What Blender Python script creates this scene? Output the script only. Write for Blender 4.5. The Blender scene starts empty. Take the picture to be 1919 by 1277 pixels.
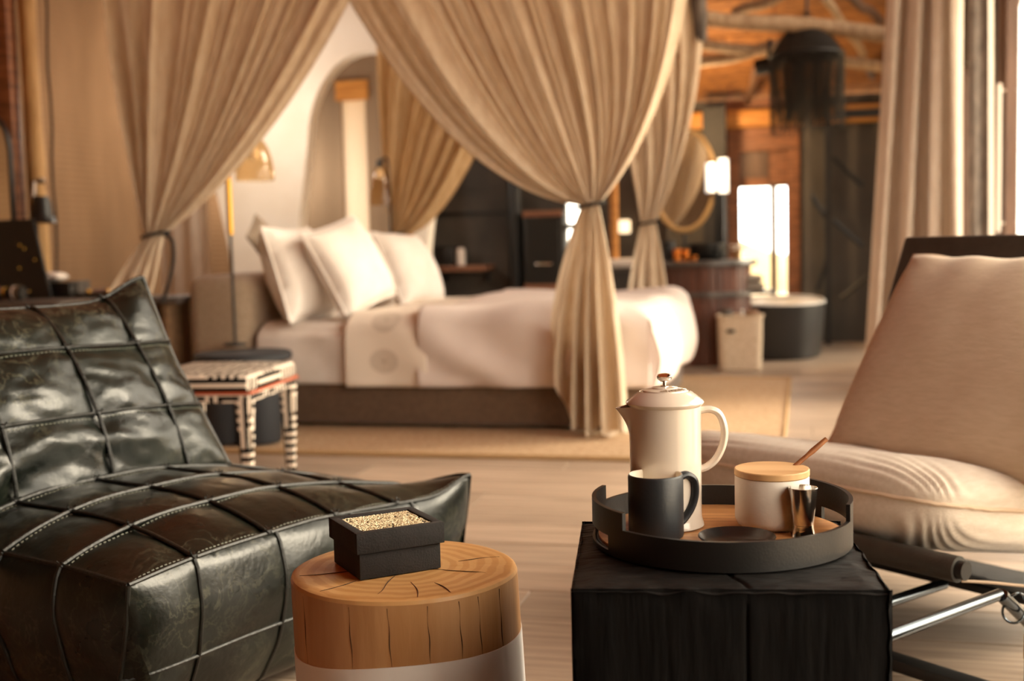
import bpy, bmesh, math, random
from mathutils import Vector, Matrix, noise as mnoise
random.seed(7)
PI = math.pi
sc = bpy.context.scene
COL = sc.collection

# ------------------------------------------------------------------ camera
FPX, CAMH, PITCH, ROLL = 2215.0, 0.94, math.radians(4.6), math.radians(1.4)
cF = Vector((0, math.cos(PITCH), -math.sin(PITCH)))
_U0 = Vector((0, math.sin(PITCH), math.cos(PITCH)))
_X0 = Vector((1, 0, 0))
cR = _X0 * math.cos(ROLL) - _U0 * math.sin(ROLL)
cU = _U0 * math.cos(ROLL) + _X0 * math.sin(ROLL)
CAM = Vector((0, 0, CAMH))
cam = bpy.data.cameras.new('camera')
camo = bpy.data.objects.new('camera', cam); COL.objects.link(camo)
camo.matrix_world = Matrix(((cR.x, cU.x, -cF.x, 0), (cR.y, cU.y, -cF.y, 0), (cR.z, cU.z, -cF.z, CAMH), (0, 0, 0, 1)))
cam.sensor_width = 36.0; cam.lens = FPX / 1919 * 36.0
cam.clip_start = 0.05; cam.clip_end = 500
cam.dof.use_dof = True; cam.dof.focus_distance = 1.85; cam.dof.aperture_fstop = 3.0
sc.camera = camo
def pray(x, y): return cF * FPX + cR * (x - 959.5) - cU * (y - 638.5)
def at(x, y, z=0.0):
    d = pray(x, y); return CAM + d * ((z - CAMH) / d.z)
def aty(x, y, Y):
    d = pray(x, y); return CAM + d * (Y / d.y)
# room axes: u along the bed (head to foot), v away from the viewer
YAW = math.radians(-14.0)
UX = Vector((math.cos(YAW), math.sin(YAW), 0)); VX = Vector((-math.sin(YAW), math.cos(YAW), 0))
def uv(u, v, z=0.0): return UX * u + VX * v + Vector((0, 0, z))
def atv(x, y, v):
    d = pray(x, y); return CAM + d * ((v - CAM.dot(VX)) / d.dot(VX))

# ------------------------------------------------------------------ world, light, exposure
w = bpy.data.worlds.new('world'); sc.world = w; w.use_nodes = True
bg = w.node_tree.nodes['Background']
bg.inputs[0].default_value = (1.0, 0.955, 0.905, 1); bg.inputs[1].default_value = 6.0
sc.view_settings.view_transform = 'Standard'; sc.view_settings.look = 'None'
sc.view_settings.gamma = 1; sc.view_settings.use_curve_mapping = False
sc.view_settings.exposure = 0.75
sc.cycles.use_denoising = True
sc.cycles.max_bounces = 10; sc.cycles.diffuse_bounces = 6
sc.cycles.caustics_reflective = False; sc.cycles.caustics_refractive = False
sc.cycles.sample_clamp_indirect = 6
WLP = -4.65
def portal(name, c, sx, sy, direction):
    l = bpy.data.lights.new(name, 'AREA'); l.shape = 'RECTANGLE'; l.size = sx; l.size_y = sy
    l.cycles.is_portal = True
    o = bpy.data.objects.new(name, l); COL.objects.link(o); o.location = c
    o.rotation_euler = direction.to_track_quat('-Z', 'Z').to_euler()
portal('bath_window_portal', uv(1.22, 9.6, 1.25), 1.0, 1.9, -UX)
portal('window_light_portal', uv(1.22, 4.05, 1.35), 7.4, 2.6, -UX)
sun = bpy.data.lights.new('hazy_sun', 'SUN'); sun.energy = 3.2; sun.angle = math.radians(28); sun.color = (1, .93, .82)
suno = bpy.data.objects.new('hazy_sun', sun); COL.objects.link(suno)
suno.rotation_euler = (UX * -.86 + VX * -.30 + Vector((0, 0, -.42))).to_track_quat('-Z', 'Y').to_euler()
portal('added_gable_portal', uv(1.22, 7.2, 3.4), 4.6, 1.6, -UX)  # guides sky light through the unseen gable glazing added for brightness

# ------------------------------------------------------------------ materials
def hexc(h):
    r = [int(h[i:i + 2], 16) / 255 for i in (0, 2, 4)]
    return tuple((c / 12.92 if c <= .04045 else ((c + .055) / 1.055) ** 2.4) for c in r) + (1,)
MATS = {}
def mat(name, base, rough=.6, metal=0., col2=None, nscale=4., stretch=(1, 1, 1), nmin=.35, nmax=.65, detail=4.,
        bump=0., bscale=40., bstretch=None, spec=.5, coat=0., coatr=.1, transl=0., rvar=0., sheen=0., orand=0., bdist=.01,
        emit=0., coord='Object', kind='noise', bkind='noise'):
    m = bpy.data.materials.new(name); m.use_nodes = True; MATS[name] = m
    nt = m.node_tree; N = nt.nodes; L = nt.links
    p = N['Principled BSDF']; out = N['Material Output']
    p.inputs['Base Color'].default_value = hexc(base); p.inputs['Roughness'].default_value = rough
    p.inputs['Metallic'].default_value = metal; p.inputs['Specular IOR Level'].default_value = spec
    p.inputs['Coat Weight'].default_value = coat; p.inputs['Coat Roughness'].default_value = coatr
    p.inputs['Sheen Weight'].default_value = sheen
    tc = N.new('ShaderNodeTexCoord')
    def mapped(s, rnd=True):
        mp = N.new('ShaderNodeMapping'); L.new(tc.outputs[coord], mp.inputs[0]); mp.inputs['Scale'].default_value = s
        if orand and rnd:
            oi = N.new('ShaderNodeObjectInfo'); mul = N.new('ShaderNodeVectorMath'); mul.operation = 'SCALE'
            cx = N.new('ShaderNodeCombineXYZ')
            for i in range(3): L.new(oi.outputs['Random'], cx.inputs[i])
            L.new(cx.outputs[0], mul.inputs[0]); mul.inputs['Scale'].default_value = 37.
            L.new(mul.outputs[0], mp.inputs['Location'])
        return mp.outputs[0]
    colout = None
    if col2:
        vec = mapped(stretch)
        if kind == 'noise':
            n = N.new('ShaderNodeTexNoise'); n.inputs['Scale'].default_value = nscale; n.inputs['Detail'].default_value = detail
            f = n.outputs[0]
        elif kind == 'wave':
            n = N.new('ShaderNodeTexWave'); n.inputs['Scale'].default_value = nscale; n.inputs['Distortion'].default_value = detail
            f = n.outputs[1]
        elif kind == 'rings':
            n = N.new('ShaderNodeTexWave'); n.wave_type = 'RINGS'; n.rings_direction = 'Z'
            n.inputs['Scale'].default_value = nscale; n.inputs['Distortion'].default_value = detail; n.inputs['Detail'].default_value = 3
            f = n.outputs[1]
        elif kind == 'voronoi':
            n = N.new('ShaderNodeTexVoronoi'); n.inputs['Scale'].default_value = nscale; f = n.outputs[0]
        L.new(vec, n.inputs[0])
        mr = N.new('ShaderNodeMapRange'); L.new(f, mr.inputs[0]); mr.inputs[1].default_value = nmin; mr.inputs[2].default_value = nmax
        mx = N.new('ShaderNodeMix'); mx.data_type = 'RGBA'; L.new(mr.outputs[0], mx.inputs[0])
        mx.inputs[6].default_value = hexc(base); mx.inputs[7].default_value = hexc(col2)
        colout = mx.outputs[2]
        if rvar:
            r2 = N.new('ShaderNodeMapRange'); L.new(f, r2.inputs[0]); r2.inputs[1].default_value = nmin; r2.inputs[2].default_value = nmax
            r2.inputs[3].default_value = rough; r2.inputs[4].default_value = rough + rvar; L.new(r2.outputs[0], p.inputs['Roughness'])
    if orand:
        oi = N.new('ShaderNodeObjectInfo'); hs = N.new('ShaderNodeHueSaturation')
        mr = N.new('ShaderNodeMapRange'); L.new(oi.outputs['Random'], mr.inputs[0]); mr.inputs[3].default_value = 1 - orand; mr.inputs[4].default_value = 1 + orand
        L.new(mr.outputs[0], hs.inputs['Value'])
        if colout: L.new(colout, hs.inputs['Color'])
        else: hs.inputs['Color'].default_value = hexc(base)
        colout = hs.outputs[0]
    if colout: L.new(colout, p.inputs['Base Color'])
    if bump:
        b = N.new('ShaderNodeBump'); b.inputs['Strength'].default_value = bump; b.inputs['Distance'].default_value = bdist
        vec = mapped(bstretch or stretch)
        if bkind == 'noise':
            n = N.new('ShaderNodeTexNoise'); n.inputs['Scale'].default_value = bscale; n.inputs['Detail'].default_value = 5; f = n.outputs[0]
        elif bkind == 'wave':
            n = N.new('ShaderNodeTexWave'); n.bands_direction = 'Z'; n.inputs['Scale'].default_value = bscale; f = n.outputs[1]
        elif bkind == 'weave':
            n = N.new('ShaderNodeTexChecker'); n.inputs['Scale'].default_value = bscale; f = n.outputs[1]
        elif bkind == 'voronoi':
            n = N.new('ShaderNodeTexVoronoi'); n.inputs['Scale'].default_value = bscale; f = n.outputs[0]
        L.new(vec, n.inputs[0]); L.new(f, b.inputs['Height']); L.new(b.outputs[0], p.inputs['Normal'])
    if transl:
        t = N.new('ShaderNodeBsdfTranslucent'); ms = N.new('ShaderNodeMixShader'); ms.inputs[0].default_value = transl
        if colout: L.new(colout, t.inputs[0])
        else: t.inputs[0].default_value = hexc(base)
        L.new(p.outputs[0], ms.inputs[1]); L.new(t.outputs[0], ms.inputs[2]); L.new(ms.outputs[0], out.inputs[0])
    if emit:
        p.inputs['Emission Color'].default_value = hexc(base); p.inputs['Emission Strength'].default_value = emit
    return m
def glassmat(name, tint='ffffff', refl=.12, rough=.02):
    m = bpy.data.materials.new(name); m.use_nodes = True; MATS[name] = m
    nt = m.node_tree; N = nt.nodes; L = nt.links; N.remove(N['Principled BSDF']); out = N['Material Output']
    t = N.new('ShaderNodeBsdfTransparent'); t.inputs[0].default_value = hexc(tint)
    g = N.new('ShaderNodeBsdfGlossy'); g.inputs['Roughness'].default_value = rough
    lw = N.new('ShaderNodeLayerWeight'); lw.inputs[0].default_value = .25
    mr = N.new('ShaderNodeMapRange'); L.new(lw.outputs['Facing'], mr.inputs[0]); mr.inputs[3].default_value = refl * .4; mr.inputs[4].default_value = min(1, refl * 4)
    ms = N.new('ShaderNodeMixShader'); L.new(mr.outputs[0], ms.inputs[0]); L.new(t.outputs[0], ms.inputs[1]); L.new(g.outputs[0], ms.inputs[2])
    L.new(ms.outputs[0], out.inputs[0]); return m

M = MATS
mat('floor_wood', 'b29c88', .45, col2='94806d', nscale=3, stretch=(1, 14, 14), orand=.19, bump=.12, bscale=6, bstretch=(1.5, 40, 40), bdist=.004)
mat('subfloor', '3a3029', .8)
mat('rug', 'c8aa88', .95, col2='a88763', nscale=55, stretch=(1, 1, 1), bump=1., bscale=75, bkind='weave', bdist=.02)
mat('rug_edge', 'b8966a', .95, bump=.6, bscale=120)
mat('canvas_wall', '8f6f50', .95, col2='775a3e', nscale=2, stretch=(1, 1, .3), bump=.5, bscale=26, bkind='wave', bdist=.008)
mat('canvas_back', '95806a', .95, col2='806c57', nscale=2, stretch=(2, 2, .2), bump=.2, bscale=60)
mat('plaster', 'f6eee2', .85, col2='efe5d6', nscale=3, bump=.05, bscale=20)
mat('dark_wall', '34302c', .6, col2='5a5249', nscale=1.6, nmin=.42, nmax=.75, detail=6, bump=.15, bscale=8)
mat('grey_wall', '50483f', .8, col2='423b34', nscale=2)
mat('black_steel', '171615', .4, spec=.4)
mat('orange_wood', '945f3d', .55, col2='6d4328', nscale=3, stretch=(2, 2, 14), bump=.1, bscale=8)
mat('roof_board', 'a8703a', .75, col2='6d431f', nscale=5, stretch=(2, 14, 14), orand=.18, bump=.3, bscale=20)
mat('gum_pole', 'c29a66', .7, col2='9d7545', nscale=4, stretch=(5, 5, .8), bump=.2, bscale=15)
mat('beam_pole', 'a98e70', .7, col2='86694c', nscale=5, stretch=(6, 6, 1), bump=.2, bscale=15)
mat('beam_orange', 'cc8f45', .6, col2='a86c2c', nscale=4, stretch=(1, 8, 8))
mat('frame_wood', '6b5040', .5, col2='553c2c', nscale=5, stretch=(4, 4, .6))
mat('dark_log', '3c332c', .85, col2='63574c', nscale=12, stretch=(1, 1, .5), bump=.8, bscale=18, bdist=.03)
mat('drape', 'dbcab2', .9, col2='ceb99e', nscale=30, stretch=(1, 1, .25), bump=.12, bscale=220, transl=.22, sheen=.2)
mat('drape_far', 'cdb18a', .9, col2='bd9e74', nscale=24, stretch=(1, 1, .25), bump=.1, bscale=200, transl=.3)
mat('curtain_linen', 'd8cabb', .9, col2='cdbcab', nscale=40, stretch=(1, 1, .2), bump=.1, bscale=220, transl=.14, sheen=.2)
mat('curtain_grey', '8d8278', .9, col2='6f665e', nscale=14, stretch=(1, 1, .6), bump=.5, bscale=24, bdist=.02)
mat('curtain_white', 'f3e9db', .9, transl=.45)
mat('cord_black', '1c1815', .9, bump=.4, bscale=200)
mat('rope', '3d2c20', .9)
mat('bed_base', '6b543f', .95, col2='5b4634', nscale=60, bump=.3, bscale=180, sheen=.3)
mat('headboard', 'b09c86', .95, col2='9d8972', nscale=70, bump=.4, bscale=200, sheen=.3)
mat('linen_white', 'f0e9e2', .85, col2='e6dcd2', nscale=5, bump=.06, bscale=30, transl=.08)
mat('duvet', 'e0d4cd', .85, col2='d8cac2', nscale=3, bump=.08, bscale=14)
mat('taupe', 'a3927f', .9, bump=.2, bscale=200)
mat('leather', '0c100c', .27, col2='1c221b', nscale=5.5, detail=9, nmin=.36, nmax=.74, rvar=.12, bump=.32, bscale=70, bdist=.003, spec=.42, coat=.06, coatr=.3)
def leather_nodes():
    m = M['leather']; nt = m.node_tree; N = nt.nodes; L = nt.links; p = N['Principled BSDF']
    tc = N.new('ShaderNodeTexCoord')
    src = p.inputs['Base Color'].links[0].from_socket
    n = N.new('ShaderNodeTexNoise'); n.inputs['Scale'].default_value = 13; n.inputs['Detail'].default_value = 7; n.inputs['Roughness'].default_value = .62; n.inputs['Distortion'].default_value = .9
    L.new(tc.outputs['Object'], n.inputs[0])
    s = N.new('ShaderNodeMath'); s.operation = 'SUBTRACT'; L.new(n.outputs[0], s.inputs[0]); s.inputs[1].default_value = .5
    ab = N.new('ShaderNodeMath'); ab.operation = 'ABSOLUTE'; L.new(s.outputs[0], ab.inputs[0])
    mr = N.new('ShaderNodeMapRange'); L.new(ab.outputs[0], mr.inputs[0]); mr.inputs[1].default_value = .0; mr.inputs[2].default_value = .022; mr.inputs[3].default_value = .6; mr.inputs[4].default_value = 0
    n2 = N.new('ShaderNodeTexNoise'); n2.inputs['Scale'].default_value = 3.2; L.new(tc.outputs['Object'], n2.inputs[0])
    mm = N.new('ShaderNodeMapRange'); L.new(n2.outputs[0], mm.inputs[0]); mm.inputs[1].default_value = .42; mm.inputs[2].default_value = .62
    mu = N.new('ShaderNodeMath'); mu.operation = 'MULTIPLY'; L.new(mr.outputs[0], mu.inputs[0]); L.new(mm.outputs[0], mu.inputs[1])
    mx = N.new('ShaderNodeMix'); mx.data_type = 'RGBA'; L.new(mu.outputs[0], mx.inputs[0]); L.new(src, mx.inputs[6]); mx.inputs[7].default_value = hexc('5b5a4a')
    L.new(mx.outputs[2], p.inputs['Base Color'])
leather_nodes()
mat('leather_seam', '191a16', .42, bump=.2, bscale=120)
mat('leather_light', '83867a', .5)
mat('stump_wood', 'c2966a', .42, col2='a97a4c', nscale=3.5, stretch=(5, 5, .7), bump=.12, bscale=12, spec=.4)
mat('stump_end', 'c4976200'[:6] if False else 'c49762', .4, col2='b58550', nscale=14, detail=3.5, kind='rings', bump=.1, bscale=40, spec=.4)
mat('crack', '3a2412', .9)
mat('white_paint', 'e8e5e2', .45)
mat('box_black', '1e1b1a', .85, col2='262221', nscale=40, bump=.15, bscale=300)
mat('bead', 'ecdcb6', .6, orand=.12)
mat('bead_base', '2a211a', .9)
mat('charred', '060505', .8, col2='0d0b0a', nscale=14, stretch=(6, 6, .8), nmin=.4, nmax=.7, bump=.5, bscale=16, bstretch=(5, 5, .7), bdist=.004, spec=.12)
mat('charred_end', '0b0908', .6, col2='191614', nscale=18, stretch=(1, 2.5, 1), nmin=.45, nmax=.7, bump=.7, bscale=30, bstretch=(1, 4, 1), bdist=.006, spec=.25)
mat('tray_black', '1b1918', .42, spec=.4, bump=.05, bscale=300)
mat('tray_wood', 'c08c58', .45, col2='9a673a', nscale=5, stretch=(1.5, 16, 4))
mat('cream_glaze', 'd3c6b8', .16, spec=.5, coat=.5, coatr=.05)
mat('cream_inside', 'efe6d4', .3)
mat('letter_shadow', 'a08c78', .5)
mat('mug_black', '222427', .42, spec=.45, bump=.04, bscale=200)
mat('dish_black', '121212', .25)
mat('pot_white', 'd9cfc3', .7, col2='8f8174', nscale=9, detail=8, nmin=.64, nmax=.72, bump=.12, bscale=40)
mat('lid_wood', 'd2aa7a', .5, col2='bd9160', nscale=4, stretch=(1, 14, 4))
mat('spoon_wood', '9a6136', .5, col2='7d4a26', nscale=10, stretch=(8, 8, 1))
mat('steel', 'd0ccc6', .16, metal=1.)
mat('chrome', 'e6e0d8', .06, metal=1.)
mat('brass', 'c8953f', .28, metal=1.)
mat('copper', 'd07a35', .25, metal=1.)
mat('linen_chair', 'd6c8b8', .92, col2='cdbeac', nscale=90, stretch=(1, .25, 1), bump=.22, bscale=260, bstretch=(1, .3, 1), sheen=.25, bdist=.004)
mat('linen_back', 'cbb69e', .92, col2='c2ac93', nscale=110, stretch=(.2, 1, 1), bump=.22, bscale=260, bstretch=(.3, 1, 1), sheen=.2, bdist=.004)
mat('linen_piping', 'd0b79c', .9)
mat('sling', '2b2823', .55, col2='37332d', nscale=20, bump=.15, bscale=180)
mat('tube_dark', '5b6268', .2, metal=1.)
mat('stool_dark', '26282c', .7)
mat('desk_top', '59504a', .5, col2='4a423c', nscale=6, stretch=(1, 8, 8))
mat('desk_panel', '8a6a4c', .7, col2='775a3f', nscale=5, stretch=(1, 6, 6))
mat('black_box', '14110f', .5)
mat('grey_card', '544c45', .7)
mat('pale_cloth', 'e9ded3', .9)
mat('lilac', 'b5a6a6', .5)
mat('red_label', 'b84a3c', .5)
mat('leather_tan', '8a6448', .6)
mat('lamp_gold', 'd7a04a', .4, metal=.6)
mat('socket', 'b3aaa0', .5)
mat('vanity_wood', '6b4232', .4, col2='4e2c20', nscale=4, stretch=(6, 6, .8), orand=.1)
mat('counter', '5c554f', .35, col2='4a4440', nscale=12)
mat('towel', '8f857a', .95, bump=.3, bscale=150)
mat('basket', 'd9c5ac', .9, col2='c7b093', nscale=40, bump=.5, bscale=60, bkind='weave', bdist=.01)
mat('tub_black', '2c2a28', .45)
mat('tub_white', 'e8e4de', .25)
mat('bead_dark', '211b15', .6, orand=.2)
mat('sconce_glow', 'f7f2ea', .4, emit=.5)
mat('wall_lamp_glow', 'f4d9b0', .4, emit=1.2)
mat('bulb_added_glow', 'fff0d8', .2, emit=.12)  # unlit bedside bulb given a faint added glow
mat('mirror', 'f0ebe2', .03, metal=1.)
mat('mirror_frame', 'b18a58', .7, bump=.3, bscale=60)
mat('walnut_shelf', '8c5f45', .5, col2='6f4631', nscale=4, stretch=(1, 8, 8))
mat('outdoor_sand', 'd8c3a0', .95, col2='c4a984', nscale=.6)
mat('outdoor_hill', '9d8a66', .95, col2='8a7a58', nscale=.3)
mat('deck_wood', 'b89c7c', .7, col2='a08363', nscale=3, stretch=(1, 10, 10), orand=.1)
glassmat('pane', 'f7f3ea', .10)
glassmat('lamp_glass', 'f4ead9', .045, .08)
# mud-cloth maze pattern
def mudcloth():
    m = mat('mudcloth', 'e3d2bf', .95, bump=.1, bscale=200, spec=.08)
    nt = m.node_tree; N = nt.nodes; L = nt.links; p = N['Principled BSDF']
    tc = N.new('ShaderNodeTexCoord'); sp = N.new('ShaderNodeSeparateXYZ'); L.new(tc.outputs['UV'], sp.inputs[0])
    def mth(op, a, b=None):
        n = N.new('ShaderNodeMath'); n.operation = op
        for i, v in enumerate((a, b)):
            if v is None: continue
            if isinstance(v, (int, float)): n.inputs[i].default_value = v
            else: L.new(v, n.inputs[i])
        return n.outputs[0]
    K = 15.0
    cx = mth('FLOOR', mth('MULTIPLY', sp.outputs[0], K)); cy = mth('FLOOR', mth('MULTIPLY', sp.outputs[1], K))
    cv = N.new('ShaderNodeCombineXYZ'); L.new(cx, cv.inputs[0]); L.new(cy, cv.inputs[1])
    wn = N.new('ShaderNodeTexWhiteNoise'); L.new(cv.outputs[0], wn.inputs[0])
    pick = mth('GREATER_THAN', wn.outputs[0], .5)
    fx = mth('MULTIPLY', sp.outputs[0], K); fy = mth('MULTIPLY', sp.outputs[1], K)
    mixv = mth('ADD', mth('MULTIPLY', fx, pick), mth('MULTIPLY', fy, mth('SUBTRACT', 1.0, pick)))
    saw = mth('FRACT', mth('MULTIPLY', mixv, 2.0))
    st = mth('GREATER_THAN', saw, .47)
    mx = N.new('ShaderNodeMix'); mx.data_type = 'RGBA'; L.new(st, mx.inputs[0])
    mx.inputs[6].default_value = hexc('e6d6c4'); mx.inputs[7].default_value = hexc('15120f')
    L.new(mx.outputs[2], p.inputs['Base Color'])
mudcloth()
mat('piping_orange', 'b5522c', .8)
# runner with two sunburst prints, laid out in the cloth's own UV
def sunburst_mat():
    m = mat('runner_cloth', 'e9ddce', .88, bump=.08, bscale=120)
    nt = m.node_tree; N = nt.nodes; L = nt.links; p = N['Principled BSDF']
    tc = N.new('ShaderNodeTexCoord')
    def mth(op, a, b=None):
        n = N.new('ShaderNodeMath'); n.operation = op
        for i, v in enumerate((a, b)):
            if v is None: continue
            if isinstance(v, (int, float)): n.inputs[i].default_value = v
            else: L.new(v, n.inputs[i])
        return n.outputs[0]
    tot = None
    for (cx, cy) in ((.21, .16), (.21, .42), (.21, .85), (.21, 1.3), (.21, 1.75)):
        s = N.new('ShaderNodeVectorMath'); s.operation = 'SUBTRACT'; L.new(tc.outputs['UV'], s.inputs[0]); s.inputs[1].default_value = (cx, cy, 0)
        ln = N.new('ShaderNodeVectorMath'); ln.operation = 'LENGTH'; L.new(s.outputs[0], ln.inputs[0])
        sep = N.new('ShaderNodeSeparateXYZ'); L.new(s.outputs[0], sep.inputs[0])
        ang = mth('ARCTAN2', sep.outputs[1], sep.outputs[0])
        rays = mth('GREATER_THAN', mth('SINE', mth('MULTIPLY', ang, 26.0)), -.1)
        inn = mth('MULTIPLY', mth('LESS_THAN', ln.outputs['Value'], .078), rays)
        core = mth('LESS_THAN', ln.outputs['Value'], .012)
        v = mth('MAXIMUM', inn, core)
        tot = v if tot is None else mth('MAXIMUM', tot, v)
    mx = N.new('ShaderNodeMix'); mx.data_type = 'RGBA'; L.new(mth('MULTIPLY', tot, .6), mx.inputs[0])
    mx.inputs[6].default_value = hexc('e9ddce'); mx.inputs[7].default_value = hexc('8f7d68')
    L.new(mx.outputs[2], p.inputs['Base Color'])
sunburst_mat()

# ------------------------------------------------------------------ mesh helpers
def B(): return bmesh.new()
def obj(name, bm, m, parent=None, smooth=True, loc=None, rotz=None, uvbox=None, angle=40):
    if uvbox:
        bm.normal_update(); lay = bm.loops.layers.uv.new('UVMap')
        for f in bm.faces:
            n = f.normal; ax = max(range(3), key=lambda i: abs(n[i]))
            for l in f.loops:
                c = l.vert.co
                l[lay].uv = (c.y + .37, c.z) if ax == 0 else ((c.x + .71, c.z) if ax == 1 else (c.x, c.y))
    me = bpy.data.meshes.new(name); bm.to_mesh(me); bm.free()
    ms = m if isinstance(m, (list, tuple)) else [m]
    for mm in ms: me.materials.append(M[mm])
    if smooth:
        me.polygons.foreach_set('use_smooth', [True] * len(me.polygons))
        try: me.set_sharp_from_angle(angle=math.radians(angle))
        except Exception: pass
    o = bpy.data.objects.new(name, me); COL.objects.link(o)
    if parent is not None: o.parent = parent
    if loc is not None: o.location = loc
    if rotz is not None: o.rotation_euler = (0, 0, rotz)
    return o
def tag(o, label=None, cat=None, group=None, kind=None):
    if label: o['label'] = label
    if cat: o['category'] = cat
    if group: o['group'] = group
    if kind: o['kind'] = kind
    return o
def thing(name, label, cat, loc=(0, 0, 0), rotz=0., group=None):
    o = bpy.data.objects.new(name, None); o.empty_display_size = .05; COL.objects.link(o)
    o.location = loc; o.rotation_euler = (0, 0, rotz)
    return tag(o, label, cat, group)
def struct(name, bm, m, smooth=False, rot=YAW, parent=None):
    o = obj(name, bm, m, parent, smooth)
    if parent is None:
        o.rotation_euler = (0, 0, rot); o['kind'] = 'structure'
    return o
def copytree(r, loc, rotz=None, label=None, group=None):
    n = r.copy(); COL.objects.link(n); n.location = loc
    if rotz is not None: n.rotation_euler = (0, 0, rotz)
    if label: n['label'] = label
    if group: n['group'] = group
    for ch in list(r.children):
        c = ch.copy(); COL.objects.link(c); c.parent = n
        for g in ch.children:
            d = g.copy(); COL.objects.link(d); d.parent = c
    return n
def addbox(bm, c, s, rz=0., bev=0., seg=2, rot=None):
    b2 = bmesh.new(); bmesh.ops.create_cube(b2, size=1)
    for v in b2.verts: v.co = Vector((v.co.x * s[0], v.co.y * s[1], v.co.z * s[2]))
    if bev: bmesh.ops.bevel(b2, geom=b2.edges[:], offset=bev, segments=seg, affect='EDGES', profile=.5)
    R = rot if rot is not None else Matrix.Rotation(rz, 3, 'Z')
    for v in b2.verts: v.co = R @ v.co + Vector(c)
    join(bm, b2); return bm
def join(bm, b2):
    me = bpy.data.meshes.new('tmp'); b2.to_mesh(me); b2.free(); bm.from_mesh(me); bpy.data.meshes.remove(me)
def box(c, s, rz=0., bev=0., seg=2, rot=None): return addbox(B(), c, s, rz, bev, seg, rot)
def grid(bm, fn, nu, nv, cu=False, cv=False):
    rows = []
    for i in range(nu if cu else nu + 1):
        rows.append([bm.verts.new(fn(i / nu, j / nv)) for j in range(nv if cv else nv + 1)])
    for i in range(nu):
        for j in range(nv):
            a = rows[i]; b = rows[(i + 1) % len(rows)]; j2 = (j + 1) % len(a)
            try: bm.faces.new((a[j], b[j], b[j2], a[j2]))
            except ValueError: pass
    return rows
def lathe(bm, prof, seg=32, c=(0, 0, 0), sx=1., sy=1.):
    rings = []
    for (r, z) in prof:
        if r < 1e-6: rings.append([bm.verts.new((c[0], c[1], c[2] + z))])
        else: rings.append([bm.verts.new((c[0] + r * sx * math.cos(2 * PI * k / seg), c[1] + r * sy * math.sin(2 * PI * k / seg), c[2] + z)) for k in range(seg)])
    for a, b in zip(rings, rings[1:]):
        for k in range(seg):
            k2 = (k + 1) % seg
            if len(a) == 1 and len(b) == 1: continue
            if len(a) == 1: bm.faces.new((a[0], b[k2], b[k]))
            elif len(b) == 1: bm.faces.new((a[k], a[k2], b[0]))
            else: bm.faces.new((a[k], a[k2], b[k2], b[k]))
    bmesh.ops.recalc_face_normals(bm, faces=bm.faces[:])
    return bm
def tube(bm, pts, r, seg=8, closed=False, flat=None):
    pts = [Vector(p) for p in pts]; n = len(pts)
    rr = r if isinstance(r, (list, tuple)) else [r] * n
    rings = []; up = None
    for i, p in enumerate(pts):
        if closed: t = pts[(i + 1) % n] - pts[i - 1]
        else: t = pts[min(i + 1, n - 1)] - pts[max(i - 1, 0)]
        if t.length < 1e-9: t = Vector((0, 0, 1))
        t.normalize()
        if up is None:
            up = Vector((0, 0, 1)) if abs(t.z) < .9 else Vector((1, 0, 0))
        x = t.cross(up)
        if x.length < 1e-6: x = t.orthogonal()
        x.normalize(); y = x.cross(t); y.normalize(); up = y
        fa = flat or (1, 1)
        rings.append([bm.verts.new(p + x * (rr[i] * fa[0] * math.cos(2 * PI * k / seg)) + y * (rr[i] * fa[1] * math.sin(2 * PI * k / seg))) for k in range(seg)])
    m = n if closed else n - 1
    for i in range(m):
        a = rings[i]; b = rings[(i + 1) % n]
        for k in range(seg):
            k2 = (k + 1) % seg; bm.faces.new((a[k], a[k2], b[k2], b[k]))
    if not closed:
        bm.faces.new(rings[0][::-1]); bm.faces.new(rings[-1])
    return bm
def extrude_poly(bm, pts, off):
    off = Vector(off); a = [bm.verts.new(p) for p in pts]; b = [bm.verts.new(Vector(p) + off) for p in pts]
    bm.faces.new(a); bm.faces.new(b[::-1]); n = len(a)
    for i in range(n): bm.faces.new((a[i], b[i], b[(i + 1) % n], a[(i + 1) % n]))
    bmesh.ops.recalc_face_normals(bm, faces=bm.faces[:]); return bm
def arcbar(bm, r0, r1, z0, z1, t0, t1, n):
    prev = None; first = None
    for i in range(n + 1):
        t = math.radians(t0 + (t1 - t0) * i / n); c, s = math.cos(t), math.sin(t)
        q = [bm.verts.new((r * c, r * s, z)) for r, z in ((r0, z0), (r1, z0), (r1, z1), (r0, z1))]
        if prev:
            for k in range(4): bm.faces.new((prev[k], prev[(k + 1) % 4], q[(k + 1) % 4], q[k]))
        else: first = q
        prev = q
    if abs(t1 - t0) < 359.9:
        bm.faces.new(first); bm.faces.new(prev[::-1])
    bmesh.ops.recalc_face_normals(bm, faces=bm.faces[:])
def nz(p, s=1., seed=0.): return mnoise.noise(Vector(p) * s + Vector((seed, seed * 1.7, -seed)))
def bez(a, c, b, t): return a * (1 - t) ** 2 + c * (2 * t * (1 - t)) + b * t * t
def smoothpts(pts, n):
    pts = [Vector(p) for p in pts]; out = []; m = len(pts) - 1
    for i in range(m):
        p0 = pts[max(i - 1, 0)]; p1 = pts[i]; p2 = pts[i + 1]; p3 = pts[min(i + 2, m)]
        for k in range(n):
            t = k / n
            out.append(.5 * ((2 * p1) + (p2 - p0) * t + (2 * p0 - 5 * p1 + 4 * p2 - p3) * t * t + (3 * p1 - p0 - 3 * p2 + p3) * t ** 3))
    out.append(pts[-1]); return out
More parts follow.
